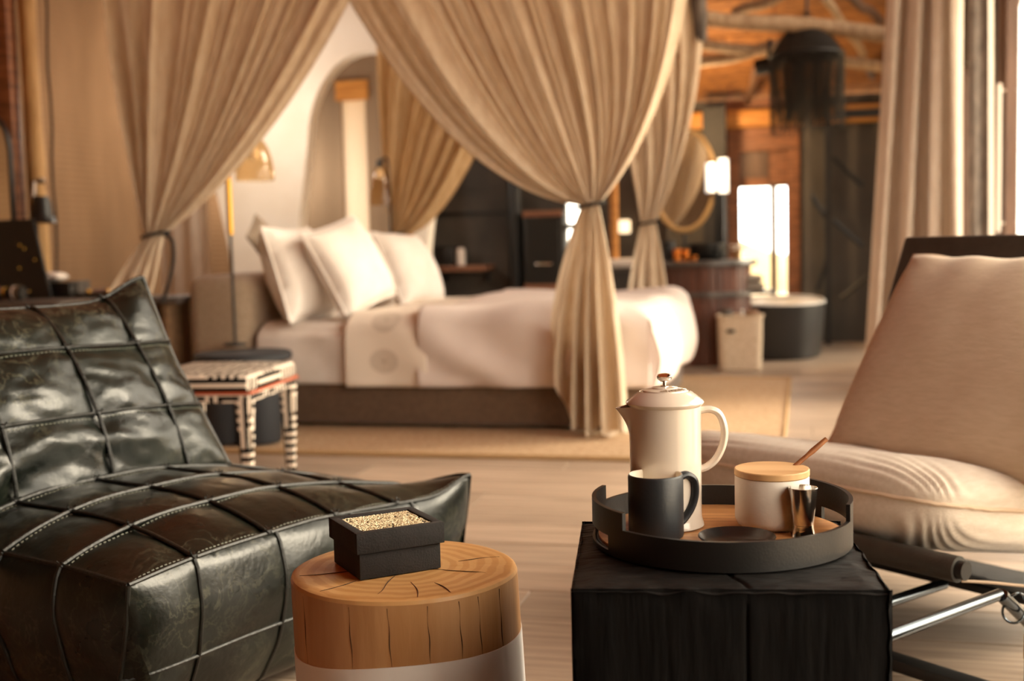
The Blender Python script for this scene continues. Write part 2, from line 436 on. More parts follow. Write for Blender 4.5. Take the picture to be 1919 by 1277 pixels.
def pillow(bm, w, h, t, pinch=.06, ex=.5, n=28, wr=.006, seed=0., corner=.0):
    """soft cushion in the local XY plane; two faces meet in a seam"""
    def f(sgn):
        def g(a, b):
            s = 2 * a - 1; q = 2 * b - 1
            x = w / 2 * s * (1 - pinch * (1 - q * q) * abs(s)) ; y = h / 2 * q * (1 - pinch * (1 - s * s) * abs(q))
            e = max(0., (1 - s ** 2)) ; e2 = max(0., (1 - q ** 2))
            z = sgn * t / 2 * (e * e2) ** ex
            z += sgn * wr * nz((x * 6, y * 6, sgn), 1., seed) * min(1, 6 * e * e2)
            # pulled creases that run into the corners
            z += sgn * wr * 1.2 * math.sin(18 * math.atan2(1 - abs(s), 1 - abs(q) + 1e-4)) * math.exp(-5 * ((1 - abs(s)) + (1 - abs(q)))) * min(1, 20 * e * e2)
            return (x, y, z)
        return g
    a = grid(bm, f(1), n, n); b = grid(bm, f(-1), n, n)
    bmesh.ops.remove_doubles(bm, verts=bm.verts[:], dist=1e-5)
    bmesh.ops.recalc_face_normals(bm, faces=bm.faces[:])
    return bm
def pillow_edge(w, h, pinch=.06, n=20):
    P = []
    for k in range(4):
        for i in range(n):
            s = -1 + 2 * i / n
            a, q = ((s, -1), (1, s), (-s, 1), (-1, -s))[k]
            P.append((w / 2 * a * (1 - pinch * (1 - q * q) * abs(a)), h / 2 * q * (1 - pinch * (1 - a * a) * abs(q)), 0))
    return P

# ================================================================== THE SETTING
WL, WR = -4.65, 1.15          # left and right wall, u
VB, VF = 11.4, -1.6          # far and near wall, v
fl = struct('floor', box(((WL + WR) / 2 , (VB + VF) / 2, -.06), (WR - WL + .6, VB - VF + .4, .1)), 'subfloor')
# oak planks, each a piece of its own
PW, PL = .245, 2.3
pv = .75; row = 0
plank_me = []
for k in range(3):
    bm = box((0, 0, 0), (PL - .003, PW - .004, .02), bev=.002, seg=1)
    o = obj('plank', bm, 'floor_wood', fl, False); plank_me.append(o)
used = [False] * 3
while pv < VB:
    off = (row * .83) % PL
    uu = -3.6 + off - PL
    while uu < WR + .2:
        a, b = uu, min(uu + PL, WR + .25)
        a2 = max(a, WL)
        P0 = uv((a2 + b) / 2, pv)
        # keep the planks the photograph can see
        if P0.y > .6 and b - a2 > .2:
            k = random.randrange(3)
            if not used[k]: o = plank_me[k]; used[k] = True
            else: o = plank_me[k].copy(); COL.objects.link(o)
            o.location = ((a2 + b) / 2, pv, -.0105 + random.uniform(-.0004, .0004)); o.scale = ((b - a2) / PL, 1, 1)
        uu += PL
    pv += PW; row += 1

# rug
rg = thing('woven_rug', 'large tan woven jute rug under the bed and stool', 'rug', uv(-1.6, 6.5), YAW)
bm = B()
def rugf(a, b):
    x = -1.5 + 3.0 * a; y = -1.5 + 3.06 * b
    return (x, y, .014 + .0012 * nz((x * 8, y * 8, 0)))
grid(bm, rugf, 90, 80); obj('woven_field', bm, 'rug', rg)
bm = B(); tube(bm, [(-1.5, -1.5, .011), (1.5, -1.5, .011), (1.5, 1.56, .011), (-1.5, 1.56, .011)], .012, 8, True); obj('rug_binding', bm, 'rug_edge', rg)

# walls
struct('wall_left', box((WL - .05, (VB + VF) / 2, 1.4), (.1, VB - VF, 2.8)), 'canvas_wall')
struct('wall_near', box(((WL + WR) / 2, VF - .05, 1.4), (WR - WL, .1, 2.8)), 'canvas_back')
# right wall: a row of sliding glass doors, solid beyond the curtain
wr_ = B()
for (c_, s_) in (((WR + .05, 8.5, 1.4), (.1, 1.2, 2.8)), ((WR + .05, 10.75, 1.4), (.1, 1.3, 2.8)), ((WR + .05, 9.6, .15), (.1, 1.0, .3)), ((WR + .05, 9.6, 2.5), (.1, 1.0, .6))): addbox(wr_, c_, s_)
struct('wall_right', wr_, 'grey_wall')
w11 = struct('window_11', box((WR + .05, 9.6, 1.25), (.08, .06, 1.9)), 'frame_wood')
for v_ in (9.35, 9.85): obj('glass_pane', box((WR + .05, v_, 1.25), (.008, .46, 1.9)), 'pane', w11, False)
struct('wall_right_near', box((WR + .05, -.62, 1.4), (.1, 1.96, 2.8)), 'canvas_back')
struct('trim_1', box((WR + .05, 3.1, 2.70), (.14, 9.6, .2)), 'frame_wood')
gd = B()
for k in range(4):
    v0 = 7.75 - k * 1.85
    d = struct('window_%d' % (k + 1), box((WR + .03, v0 - .075, 1.31), (.1, .15, 2.62), bev=.008), 'frame_wood')
    obj('stile', box((WR + .03, v0 - 1.80, 1.31), (.06, .07, 2.62)), 'frame_wood', d, False)
    obj('stile', box((WR + .03, v0 - .185, 1.31), (.06, .07, 2.62)), 'frame_wood', d, False)
    obj('rail', box((WR + .03, v0 - .99, .05), (.06, 1.6, .1)), 'frame_wood', d, False)
    obj('rail', box((WR + .03, v0 - .99, 2.56), (.06, 1.6, .12)), 'frame_wood', d, False)
    obj('glass_pane', box((WR + .03, v0 - .99, 1.3), (.008, 1.55, 2.42)), 'pane', d, False)
    h = B(); tube(h, [(WR - .035, v0 - .20, .95), (WR - .035, v0 - .20, 1.82)], .014, 10)
    for z in (1.0, 1.78): tube(h, [(WR - .035, v0 - .2, z), (WR + .01, v0 - .2, z)], .008, 8)
    obj('door_handle', h, 'brass' if k else 'pale_cloth', d)
# far wall of the bathroom
bw = B()
def wallrect(bm, u0, u1, z0, z1, v, th=.1): addbox(bm, ((u0 + u1) / 2, v, (z0 + z1) / 2), (u1 - u0, th, z1 - z0))
def uz(x, y, v):
    P = atv(x, y, v); return P.dot(UX), P.z
VW = 11.05
ul, zt = uz(1386, 352, VW); ur, zb = uz(1475, 566, VW); zb = .30
u_om, _ = uz(1362, 300, VW); u_gm, _ = uz(1500, 300, VW)
wallrect(bw, u_om, ul, 0, 2.2, VW); wallrect(bw, ul, ur, zt, 2.2, VW); wallrect(bw, ul, ur, 0, zb, VW); wallrect(bw, ur, u_gm, 0, 2.2, VW)
struct('wall_far', bw, 'orange_wood')
gw = B(); u_w0, _ = uz(1235, 400, VW); wallrect(gw, u_gm, WR, 0, 2.2, VW); wallrect(gw, u_w0, u_om, 0, 2.2, VW)
struct('wall_beyond', gw, 'grey_wall')
# boards on the orange wall above the window
ob = bpy.data.objects['wall_far']
for (x0, y0, x1, y1, d) in ((1364, 236, 1478, 258, .04), (1364, 260, 1478, 282, .05), (1364, 286, 1388, 560, .05), (1396, 335, 1440, 350, .03), (1477, 240, 1500, 560, .06)):
    a, za = uz(x0, y0, VW - .06); b, zz = uz(x1, y1, VW - .06)
    obj('board', box(((a + b) / 2, VW - .05 - d / 2, (za + max(zz, .0)) / 2), (b - a, d, za - max(zz, 0)), bev=.006), 'orange_wood', ob, False)
a, za = uz(1372, 288, VW); b, zz = uz(1440, 334, VW)
obj('recess_panel', box(((a + b) / 2, VW - .06, (za + zz) / 2), (b - a, .02, za - zz)), 'frame_wood', ob, False)
wf = struct('window_6', box(((ul + ur) / 2, VW - .01, zt + .012), (ur - ul + .03, .13, .025)), 'frame_wood')
um, _ = uz(1450, 450, VW)
obj('mullion', box((um, VW, (zt + zb) / 2), (.055, .09, zt - zb)), 'frame_wood', wf, False)
obj('glass_pane', box(((ul + um) / 2, VW + .02, (zt + zb) / 2), (um - ul - .03, .008, zt - zb)), 'pane', wf, False)
obj('glass_pane', box(((um + ur) / 2, VW + .02, (zt + zb) / 2), (ur - um - .03, .008, zt - zb)), 'pane', wf, False)
portal('far_window_portal', uv((ul + ur) / 2, VW + .1, (zt + zb) / 2), ur - ul, zt - zb, -VX)
# roof: two slopes of boards on poles
def roofz(v): return 2.14 + (VW + .1 - v) * .5 if v > 5 else 2.14 + 6.15 * .5 - (5 - v) * .47
cb = B()
grid(cb, lambda a, b: (WL - .2 + (WR - WL + .7) * a, VF - .1 + (VW + .5 - VF) * b, roofz(VF - .1 + (VW + .5 - VF) * b) + .10), 1, 40)
bmesh.ops.solidify(cb, geom=cb.faces[:], thickness=-.08)
ce = struct('ceiling', cb, 'orange_wood')
proto = None
v = VW + .1; n = 0
while v > 7.9:
    for k in range(2):
        u0 = -2.4 + k * 1.75 + (n % 3) * .21
        bm = box((0, 0, 0), (1.74, .235, .03), bev=.006, seg=1)
        if proto is None: proto = obj('roof_board', bm, 'roof_board', ce, False); o = proto
        else: bm.free(); o = proto.copy(); COL.objects.link(o)
        o.location = (u0 + .87, v - .11, roofz(v - .11) + .075); o.rotation_euler = (math.atan(-.5) + random.uniform(-.03, .01), 0, 0)
    v -= .222; n += 1
# gables close the roof space
for name, u in (('wall_gable_left', WL - .05), ('wall_gable_right', WR + .05)):
    g = B(); pts = [(u, VF, 2.8), (u, VF, roofz(VF) + .1), (u, 5, roofz(5) + .1), (u, VW, roofz(VW) + .1)]
    pts = [(u, VF, 2.75), (u, VF, max(2.76, roofz(VF))), (u, 5, roofz(5) + .05), (u, 9.8, 2.8), (u, 9.8, 2.75)]
    if 'left' in name: extrude_poly(g, pts, (.08, 0, 0)); struct(name, g, 'canvas_back')
    else:
        # unseen gable glazing, added for more sky light: panes between upright mullions
        gw9 = struct('window_9', box((u, 4.1, 2.78), (.1, 11.4, .06)), 'frame_wood')
        vs = [VF + .05, .6, 2.8, 5.0, 7.2, 9.6]
        for v0_, v1_ in zip(vs, vs[1:]):
            zt0, zt1 = max(2.78, roofz(v0_)), max(2.78, roofz(v1_))
            if v0_ < 4.9:
                q = B(); extrude_poly(q, [(u, v0_, 2.78), (u, v1_, 2.78), (u, v1_, zt1 + .05), (u, v0_, zt0 + .05)], (.05, 0, 0)); obj('canvas_panel', q, 'canvas_back', gw9, False); continue  # near bays shut with canvas to keep the foreground darker
            q = B(); extrude_poly(q, [(u, v0_, 2.8), (u, v1_, 2.8), (u, v1_, zt1), (u, v0_, zt0)], (.008, 0, 0)); obj('glass_pane', q, 'pane', gw9, False)
            obj('mullion', box((u, v0_, (2.75 + zt0) / 2), (.07, .07, max(.1, zt0 - 2.75))), 'frame_wood', gw9, False)
# poles and beams in the roof over the bathroom
def pole(name, label, x0, y0, D0, x1, y1, D1, r, m='beam_pole', ext=0., group=None):
    a = aty(x0, y0, D0); b = aty(x1, y1, D1); d = (b - a).normalized(); a2 = a - d * ext; b2 = b + d * ext
    bm = B(); n = 8; mid = (a2 + b2) / 2
    pts = [a2.lerp(b2, i / n) - mid for i in range(n + 1)]
    for i, p in enumerate(pts): p += Vector((0, 0, .012 * math.sin(i * 1.3 + x0)))
    tube(bm, pts, [r * (1 + .06 * math.sin(i * 2.1 + y0)) for i in range(n + 1)], 12)
    return tag(obj(name, bm, m, loc=mid), label, 'beam')
pole('tie_beam', 'pale round pole crossing the bathroom ceiling nearest the viewer, above the bead chandelier', 1315, 32, 8.4, 1652, 62, 8.4, .055, ext=.35)
pole('tie_beam', 'thinner round pole behind the top of the bead chandelier, under the roof boards', 1322, 82, 9.3, 1650, 122, 9.3, .042, ext=.3)
pole('tie_beam', 'greyish pole slanting up towards the black spotlight left of the chandelier', 1300, 122, 9.6, 1450, 88, 9.2, .045, ext=.1)
pole('roof_rafter', 'pale rafter end at the very top of the picture left of the chandelier', 1395, 18, 8.9, 1490, -18, 8.5, .04, ext=.1)
pole('roof_rafter', 'dark rafter leaning at the top right of the bathroom roof', 1590, -8, 8.9, 1646, 34, 9.4, .035, 'frame_wood', ext=.05)
pole('roof_rafter', 'pale short rafter just right of the chandelier crown', 1545, -5, 8.6, 1618, 100, 9.7, .03, ext=.02)
pole('roof_rafter', 'dark rafter sloping down to the grey wall right of the chandelier', 1612, 100, 9.9, 1650, 172, 10.9, .03, 'frame_wood')
pole('roof_rafter', 'dark slim rafter resting on the glowing wall beam', 1401, 192, 10.8, 1420, 120, 9.9, .03, 'frame_wood')
a, za = uz(1200, 207, VW - .1); b, zz = uz(1470, 236, VW - .1)
o = obj('wall_plate_beam', box((0, 0, 0), (2.6, .14, .155), bev=.03), 'beam_orange', loc=uv(-.65, VW - .13, 2.02), rotz=YAW)
tag(o, 'honey coloured timber beam along the top of the orange bathroom wall', 'beam')
# bathroom: black steel stand, grey panels
st = thing('steel_stand', 'tall black steel post with slanting braces in front of the grey bathroom wall', 'frame', uv(.55, 10.76), YAW)
def stpt(x, y, v=10.76):
    P = atv(x, y, v); return (P.dot(UX) - .55, 0, P.z)
p0 = stpt(1551, 240); p1 = stpt(1553, 560)
obj('post', box((p0[0], 0, 1.05), (.045, .05, 2.1)), 'black_steel', st, False)
p2 = stpt(1512, 240); obj('post', box((p2[0], 0, 1.05), (.07, .05, 2.1)), 'grey_wall', st, False)
for (x0, y0, x1, y1) in ((1560, 296, 1616, 350), (1516, 362, 1548, 408), (1560, 412, 1616, 462), (1532, 545, 1552, 480), (1575, 560, 1625, 520)):
    q0 = Vector(stpt(x0, y0)); q1 = Vector(stpt(x1, y1)); bm = B(); tube(bm, [q0, q1], .022, 6)
    obj('brace', bm, 'black_steel', st, False)
tb = thing('top_rail', 'dark steel rail under the roof right of the chandelier', 'rail', uv(.6, 10.8, 0), YAW)
a, za = uz(1575, 205, 10.8); b, zz = uz(1660, 220, 10.8)
obj('rail_bar', box(((a + b) / 2 - .6 + .1, 0, (za + zz) / 2), (b - a + .3, .06, .07)), 'black_steel', tb, False)

# dark kitchenette wall behind the bed
VK = 9.9
u0, _ = uz(784, 400, VK); u1, _ = uz(1062, 400, VK)
dk = B(); wallrect(dk, u0, u1, 0, 2.75, VK); struct('wall_dark', dk, 'dark_wall')
o = bpy.data.objects['wall_dark']
a, za = uz(786, 398, VK - .06); b, zb2 = uz(952, 404, VK - .06)
obj('panel_joint', box(((a + b) / 2, VK - .06, (za + zb2) / 2), (b - a, .025, .03)), 'black_steel', o, False)
obj('upper_panel', box(((a + b) / 2, VK - .055, 2.05), (b - a, .012, 1.25)), 'dark_wall', o, False)
a, _ = uz(774, 450, 9.7); b, _ = uz(796, 450, 9.7)
struct('trim_2', box(((a + b) / 2, 9.7, 1.3), (b - a, .1, 2.6)), 'grey_wall')
a, _ = uz(797, 450, 9.75); struct('trim_3', box((a + .02, 9.75, 1.3), (.05, .1, 2.6)), 'black_steel')
# walls between kitchenette and vanity
u2, _ = uz(1062, 400, VK); u3, _ = uz(1084, 400, VK); u4, _ = uz(1250, 400, VK)
pw = B(); wallrect(pw, u3, u4, 0, 2.2, VK + .1); struct('wall_middle', pw, 'grey_wall')
_, zt2 = uz(1070, 376, VK); _, zb3 = uz(1070, 468, VK)
pw = B(); wallrect(pw, u2 - .02, u3 + .02, zt2, 2.75, VK); wallrect(pw, u2 - .02, u3 + .02, 0, zb3, VK); struct('wall_slot', pw, 'dark_wall')
w7 = struct('window_7', box(((u2 + u3) / 2, VK, (zt2 + zb3) / 2 - .01), (u3 - u2 + .03, .06, .05)), 'black_steel')
obj('glass_pane', box(((u2 + u3) / 2, VK + .02, (zt2 + zb3) / 2), (u3 - u2 + .04, .006, zt2 - zb3)), 'pane', w7, False)
# black bathroom column behind the mirror
a, _ = uz(1318, 300, 10.6); b, _ = uz(1361, 300, 10.6)
struct('trim_4', box(((a + b) / 2, 10.6, 1.05), (b - a, .12, 2.1)), 'box_black')

# white plaster arch behind the bed
VA = 8.35
def apt(x, y):
    P = atv(x, y, VA); return (P.dot(UX), VA, P.z)
outer = [apt(372, -60), apt(395, 300), apt(402, 345), apt(414, 400), apt(428, 462), apt(433, 500)]
oz = outer[-1]
outerL = outer + [(oz[0] + .01, VA, .02)]
arch = []
C0 = (690, 262); A, Bq = 113, 166
for k in range(25):
    t = PI - PI * k / 24
    arch.append(apt(C0[0] + A * math.cos(t), C0[1] - Bq * math.sin(t)))
jl = apt(555, 470); jr = apt(770, 470)
jlb = (jl[0] - .03, VA, .02); jrb = (jr[0] - .02, VA, .02)
tr = apt(800, -60); rb = (jr[0] + .10, VA, .02)
pa = B()
poly_inner = [jlb, jl] + arch + [jr, jrb]
# left leg + top + right leg as strips between outer and inner outlines
def resample(pts, n):
    pts = [Vector(p) for p in pts]; L = [0]
    for p, q in zip(pts, pts[1:]): L.append(L[-1] + (q - p).length)
    out = []
    for i in range(n + 1):
        d = L[-1] * i / n; k = 0
        while k < len(L) - 2 and L[k + 1] < d: k += 1
        s = (d - L[k]) / max(1e-9, L[k + 1] - L[k]); out.append(pts[k].lerp(pts[k + 1], s))
    return out
n = 60
inn = resample(poly_inner, n)
topl = outerL[0]; outl = outerL[::-1] + [tr, apt(815, 250), (jr[0] + .13, VA, jr[2]), rb]
# match outer points to inner points by walking both ends: up the left edge, over the top, down the right edge
ol = resample(outerL[::-1], n // 3); ot = resample([outerL[0], tr], n // 3); orr = resample([tr, apt(822, 262), (jr[0] + .12, VA, jr[2]), rb], n - 2 * (n // 3))
out = ol + ot[1:] + orr[1:]
TH = .14
fa = [pa.verts.new(p) for p in inn]; fb = [pa.verts.new(p) for p in out]
ba = [pa.verts.new(p + Vector((0, TH, 0))) for p in inn]; bb = [pa.verts.new(p + Vector((0, TH, 0))) for p in out]
for i in range(n):
    pa.faces.new((fa[i], fa[i + 1], fb[i + 1], fb[i])); pa.faces.new((ba[i], bb[i], bb[i + 1], ba[i + 1]))
    pa.faces.new((fa[i], ba[i], ba[i + 1], fa[i + 1])); pa.faces.new((fb[i], fb[i + 1], bb[i + 1], bb[i]))
for i in (0, n): pa.faces.new((fa[i], fb[i], bb[i], ba[i]))
bmesh.ops.recalc_face_normals(pa, faces=pa.faces[:])
struct('wall_arch', pa, 'plaster')
# stand-ins for the arch mirror's reflection: brown canvas, a lit sheer; honey coloured post
VC = 9.5
u0, _ = uz(380, 300, VC); u1, _ = uz(646, 300, VC); u2, _ = uz(692, 300, VC); u3, _ = uz(790, 300, VC)
_, zs0 = uz(670, 178, VC)
cw = B(); wallrect(cw, WL, u1, 0, 2.8, VC); wallrect(cw, u1, u2, zs0, 2.8, VC); wallrect(cw, u2, u3 + .06, 0, 2.8, VC)
struct('wall_canvas', cw, 'canvas_back')
struct('trim_5', box(((u1 + u2) / 2, VC - .06, zs0 + .03), (u2 - u1 + .06, .05, .16)), 'beam_orange')
struct('window_8', box(((u1 + u2) / 2, VC + .03, zs0 / 2), (u2 - u1, .006, zs0)), 'pane')  # added opening that backlights the stand-in sheer
bm = B()
grid(bm, lambda a, b: (-.11 + .22 * a, .014 * math.sin(a * 26), .03 + (zs0 - .05) * b), 30, 6)
o = tag(obj('reflection_sheer', bm, 'curtain_white', loc=uv((u1 + u2) / 2, VC - .02), rotz=YAW), 'narrow cream sheer standing in for a lit window strip mirrored in the white arch', 'curtain')
portal('arch_window_portal', uv((u1 + u2) / 2, VC + .08, zs0 / 2), u2 - u1, zs0, -VX)
pp = atv(768, 470, 9.2)
bm = B(); tube(bm, [(0, 0, z * .3) for z in range(8)], .042, 12)
o = tag(obj('wooden_pole', bm, 'beam_orange', loc=(pp.x, pp.y, 0)), 'honey coloured pole between the white arch and the dark wall', 'pole')
pp = atv(1151, 430, 9.6)
bm = B(); tube(bm, [(0, 0, z * .3) for z in range(8)], .035, 12)
o = tag(obj('wooden_pole', bm, 'beam_orange', loc=(pp.x, pp.y, 0)), 'honey coloured pole just right of the tied curtain at the bed foot', 'pole')

# left: pole, timber, cord
pp = at(72, 560, .4)
def vplane(x, y, D): return aty(x, y, D)
b0 = aty(82, 560, 6.95); t0 = aty(34, -40, 6.95)
bm = B(); pts = [Vector((0, 0, -b0.z)).lerp(Vector((t0.x - b0.x, .1, t0.z - b0.z + .5)), i / 8) for i in range(9)]
tube(bm, pts, [.052 + .003 * math.sin(i * 2) for i in range(9)], 14)
o = tag(obj('wooden_pole', bm, 'gum_pole', loc=b0), 'pale yellow wooden pole standing at the left canvas wall behind the desk', 'pole')
b1 = aty(32, 560, 6.9); bm = box((0, 0, 1.35), (.16, .09, 2.7), bev=.01)
o = tag(obj('wooden_post', bm, 'orange_wood', loc=(b1.x - .05, b1.y + .1, 0), rotz=YAW), 'reddish square post left of the pale wooden pole', 'post')
c0 = aty(108, 516, 6.7); c1 = aty(84, -40, 6.7)
bm = B(); tube(bm, [c1 + Vector((0, 0, .3)) - c0] + [(c1 - c0) * (1 - i / 10) + Vector((.006 * math.sin(i * 1.7), 0, 0)) for i in range(11)], .008, 8)
o = tag(obj('blind_cord', bm, 'rope', loc=c0), 'dark rope hanging down the left canvas wall beside the wooden pole', 'cord')
# blind slats: fine ribs of the canvas blind
# outdoors
struct('trim_6', box((WR + 1.6, 4.0, -.16), (2.9, 12, .1)), 'deck_wood')
gp = B(); grid(gp, lambda a, b: (-60 + 120 * a, -50 + 110 * b, -.6 + .15 * nz((a * 9, b * 9, 0))), 40, 40); struct('trim_7', gp, 'outdoor_sand', True, 0)
hb = B()
def hill(a, b):
    t = -1.0 + 2.2 * a
    r = 34 + 9 * b
    x = r * math.sin(t + .5); y = r * math.cos(t + .5)
    return (x, y, -.8 + (1.0 + .9 * nz((t * 4, 3, 1)) + .5 * nz((t * 13, 1, 2))) * math.sin(PI * b) * 1.3)
grid(hb, hill, 80, 10); o = obj('scrub_hill', hb, 'outdoor_hill'); tag(o, 'low dry hills out beyond the glass doors', 'hill')

for nm_, (px_, py_, v_), e_ in (('alcove_fill_light', (520, 320, 8.92), 14), ('arch_fill_light', (440, 190, 7.45), 22)):  # added point lights without fixtures, brightening the alcove and the white arch
    P = atv(px_, py_, v_); l = bpy.data.lights.new(nm_, 'POINT'); l.energy = e_; l.color = (1, .88, .72); l.shadow_soft_size = .15
    lo = bpy.data.objects.new(nm_, l); COL.objects.link(lo); lo.location = P

# ================================================================== CANOPY AND DRAPES
VN, VFAR = 5.45, 7.95
def rail(name, label, a, b, r=.05, m='dark_log'):
    a = Vector(a); b = Vector(b); mid = (a + b) / 2; bm = B(); n = 10
    tube(bm, [a.lerp(b, i / n) - mid + Vector((0, 0, .01 * math.sin(i * 1.9))) for i in range(n + 1)], [r * (1 + .08 * math.sin(i * 2.3)) for i in range(n + 1)], 10)
    return tag(obj(name, bm, m, loc=mid), label, 'rail')
rail('canopy_rail', 'rough dark log rail carrying the near bed drapes', uv(-3.5, VN, 2.62), uv(-.45, VN, 2.62))
rail('canopy_rail', 'rough dark log rail carrying the far bed drapes', uv(-3.0, VFAR, 2.62), uv(-.45, VFAR, 2.62))
# hanging end of the log at the far foot corner
lg = atv(1304, 20, VFAR - .02)
bm = B()
def lgf(a, b):
    r = .062 * (1 + .25 * nz((math.cos(2 * PI * a) * 1.5, math.sin(2 * PI * a) * 1.5, b * 4), 1, 3)) * (1.15 - .55 * b)
    return (r * math.cos(2 * PI * a) + .03 * b, r * math.sin(2 * PI * a), .42 - .62 * b)
rows = grid(bm, lgf, 14, 14, cu=True)
bmesh.ops.holes_fill(bm, edges=bm.edges[:])
tag(obj('log_end', bm, 'dark_log', loc=(lg.x, lg.y, lg.z), rotz=0), 'gnarled dark log end at the top of the far foot corner of the bed', 'log')

def drape(label, cord_label, vpl, Touter, Couter, Tinner, Cinner, Gpx, hemL, hemR, hem_far=None, ztop=2.585, nf=13, amp=.046, m='drape', bw=.075,
          nu=150, nt=34, ntail=20, tail_fn=None, tiez=None, seed=0., group=None, cordtail=True, hemcut=0.):
    """s runs from the outer edge (0) to the inner edge (1); px values fix the real place in the plane v = vpl"""
    Tp = lambda q: atv(q[0], q[1], vpl)
    To, Co, Ti, Ci, G = Tp(Touter), Tp(Couter), Tp(Tinner), Tp(Cinner), Tp(Gpx)
    hl, hr = hemL, hemR
    nrm = -VX
    root = thing('bed_drape', label, 'curtain', (G.x, G.y, 0))
    base = Vector((G.x, G.y, 0))
    wdir = UX if (Ti - To).dot(UX) > 0 else -UX
    def fold(s, k):  # irregular folds
        ph = 2 * PI * nf * (s + .018 * math.sin(9 * s + seed) + .012 * math.sin(23 * s + seed * 2))
        return math.sin(ph) * (.7 + .5 * math.sin(5.3 * s + seed)) + .4 * math.sin(2.3 * ph + 1.1 + seed) + .3 * math.sin(.47 * ph + seed)
    def top(s, t):
        a = To.lerp(Ti, s); c = Co.lerp(Ci, s ** 1.15)
        g = G + wdir * ((s - .5) * bw) + nrm * (.02 * math.sin(PI * s))
        P = bez(a, c, g, t)
        A = amp * (1 - t) ** .55 * (.55 + .45 * min(1, t * 4)) + .010
        f = fold(s, 0)
        P = P + nrm * (A * f) + UX * (.018 * (1 - t) * math.sin(2 * PI * nf * s * 1.0 + 1.7))
        return P
    def tail(s, t):
        g = top(s, 1.0)
        h = hl.lerp(hr, s)
        hz = h.z + hemcut * (max(0, s - .72) / .28) * .55 + .02 * math.sin(s * 21)
        P = g.lerp(Vector((h.x, h.y, hz)), t)
        sp = 1 - (1 - t) ** 1.7
        P.x = g.x + (h.x - g.x) * sp; P.y = g.y + (h.y - g.y) * sp
        A = .012 + .055 * min(1, t * 1.6)
        nf2 = max(3.3, nf * .36)
        ph = 2 * PI * nf2 * (s + .03 * math.sin(7 * s + seed))
        f = math.sin(ph) + .3 * math.sin(2.1 * ph + seed)
        return P + nrm * (A * f * min(1, t * 3) + (1 - min(1, t * 3)) * 0)
    bm = B()
    # extend straight up to the rail
    def whole(a, b):
        n1 = .12
        if b < n1:
            q = top(a, 0); z = ztop - (ztop - q.z) * (b / n1) if ztop > q.z else q.z
            return Vector((q.x, q.y, z)) - base
        return top(a, ((b - n1) / (1 - n1))) - base
    grid(bm, whole, nu, nt)
    obj('drape_cloth', bm, m, root)
    bm = B(); grid(bm, lambda a, b: tail(a, b) - base, nu, ntail)
    obj('drape_tail', bm, m, root)
    # tie-back
    R = bw * .62 + .018
    bm = B(); pts = []
    for k in range(20):
        t = 2 * PI * k / 20
        pts.append(G - base + UX * (R * math.cos(t)) + VX * (.038 * math.sin(t)) + Vector((0, 0, .012 * math.cos(t))))
    tube(bm, pts, .008, 8, closed=True)
    tb = tag(obj('tie_cord', bm, 'cord_black', None, loc=base), cord_label, 'cord')
    if cordtail:
        bm = B(); s0 = G - base + UX * (R * .9) + nrm * .03
        tube(bm, smoothpts([s0, s0 + Vector((.035, 0, -.03)), s0 + Vector((.045, -.02, -.12)), s0 + Vector((.02, -.03, -.24)), s0 + Vector((-.02, -.03, -.34))], 5), .010, 8)
        obj('cord_end', bm, 'cord_black', tb)
    return root
VL = VN - .07
gL = atv(292, 440, VL)
drape('beige bed drape swept left and tied beside the desk', 'black cord tying the left drape beside the desk, one end hanging', VL, (192, -30), (243, 300), (652, -12), (492, 304), (292, 440),
      Vector((gL.x - .46, gL.y - .12, .03)), Vector((gL.x - .06, gL.y - .1, .03)), nf=9, bw=.09, seed=1.)
gR = atv(1106, 385, VN)
h1 = at(1178, 808, .04); h0 = at(1030, 800, .04)
drape('beige bed drape at the near foot corner, its tied tail reaching the rug', 'black cord tying the near foot drape in front of the bed', VN, (1285, -25), (1247, 237), (626, -30), (853, 362), (1106, 385),
      Vector((h1.x, h1.y - .05, .035)), Vector((h0.x, h0.y - .05, .035)), nf=13, bw=.085, seed=2.4, cordtail=False, hemcut=.75)
gF = atv(1215, 418, VFAR)
drape('pale bed drape tied at the far foot corner of the bed', 'black cord tying the drape at the far foot corner', VFAR, (1313, 70), (1303, 262), (1120, 70), (1180, 300), (1215, 418),
      Vector((gF.x + .17, gF.y, .05)), Vector((gF.x - .19, gF.y, .05)), nf=7, bw=.10, seed=.6, cordtail=False, nu=90)
gB = atv(742, 440, VFAR)
drape('darker tan bed drape on the far side, swept towards the headboard', 'black cord tying the far drape behind the pillows', VFAR, (700, 40), (708, 250), (990, 40), (838, 456), (742, 440),
      Vector((gB.x - .05, gB.y, .5)), Vector((gB.x + .10, gB.y, .5)), nf=8, m='drape_far', bw=.07, seed=3.3, cordtail=False, nu=90)

# ================================================================== BED
HU, FU, N0, N1 = -2.83, -.76, 5.72, 7.60
bd = thing('bed', 'wide upholstered bed with brown base and thick padded headboard under the canopy', 'bed', uv((HU + FU) / 2, (N0 + N1) / 2), YAW)
hl = (FU - HU) / 2; hw = (N1 - N0) / 2
obj('bed_base', box((0, 0, .165), (2 * hl - .02, 2 * hw, .27), bev=.025), 'bed_base', bd)
for (x, y) in ((-.8, -.8), (0, -.8), (.8, -.8), (-.8, .8), (.8, .8)):
    obj('foot', box((x, y, .022), (.08, .08, .032)), 'black_steel', bd, False)
bm = box((-hl - .20, 0, .42), (.37, 2 * hw + .06, .80), bev=.09, seg=4); obj('headboard', bm, 'headboard', bd)
obj('mattress', box((0, 0, .42), (2 * hl - .04, 2 * hw - .04, .26), bev=.05, seg=3), 'linen_white', bd)
mo = bd.location
def bl(u, v): return (u - (HU + FU) / 2, v - (N0 + N1) / 2)
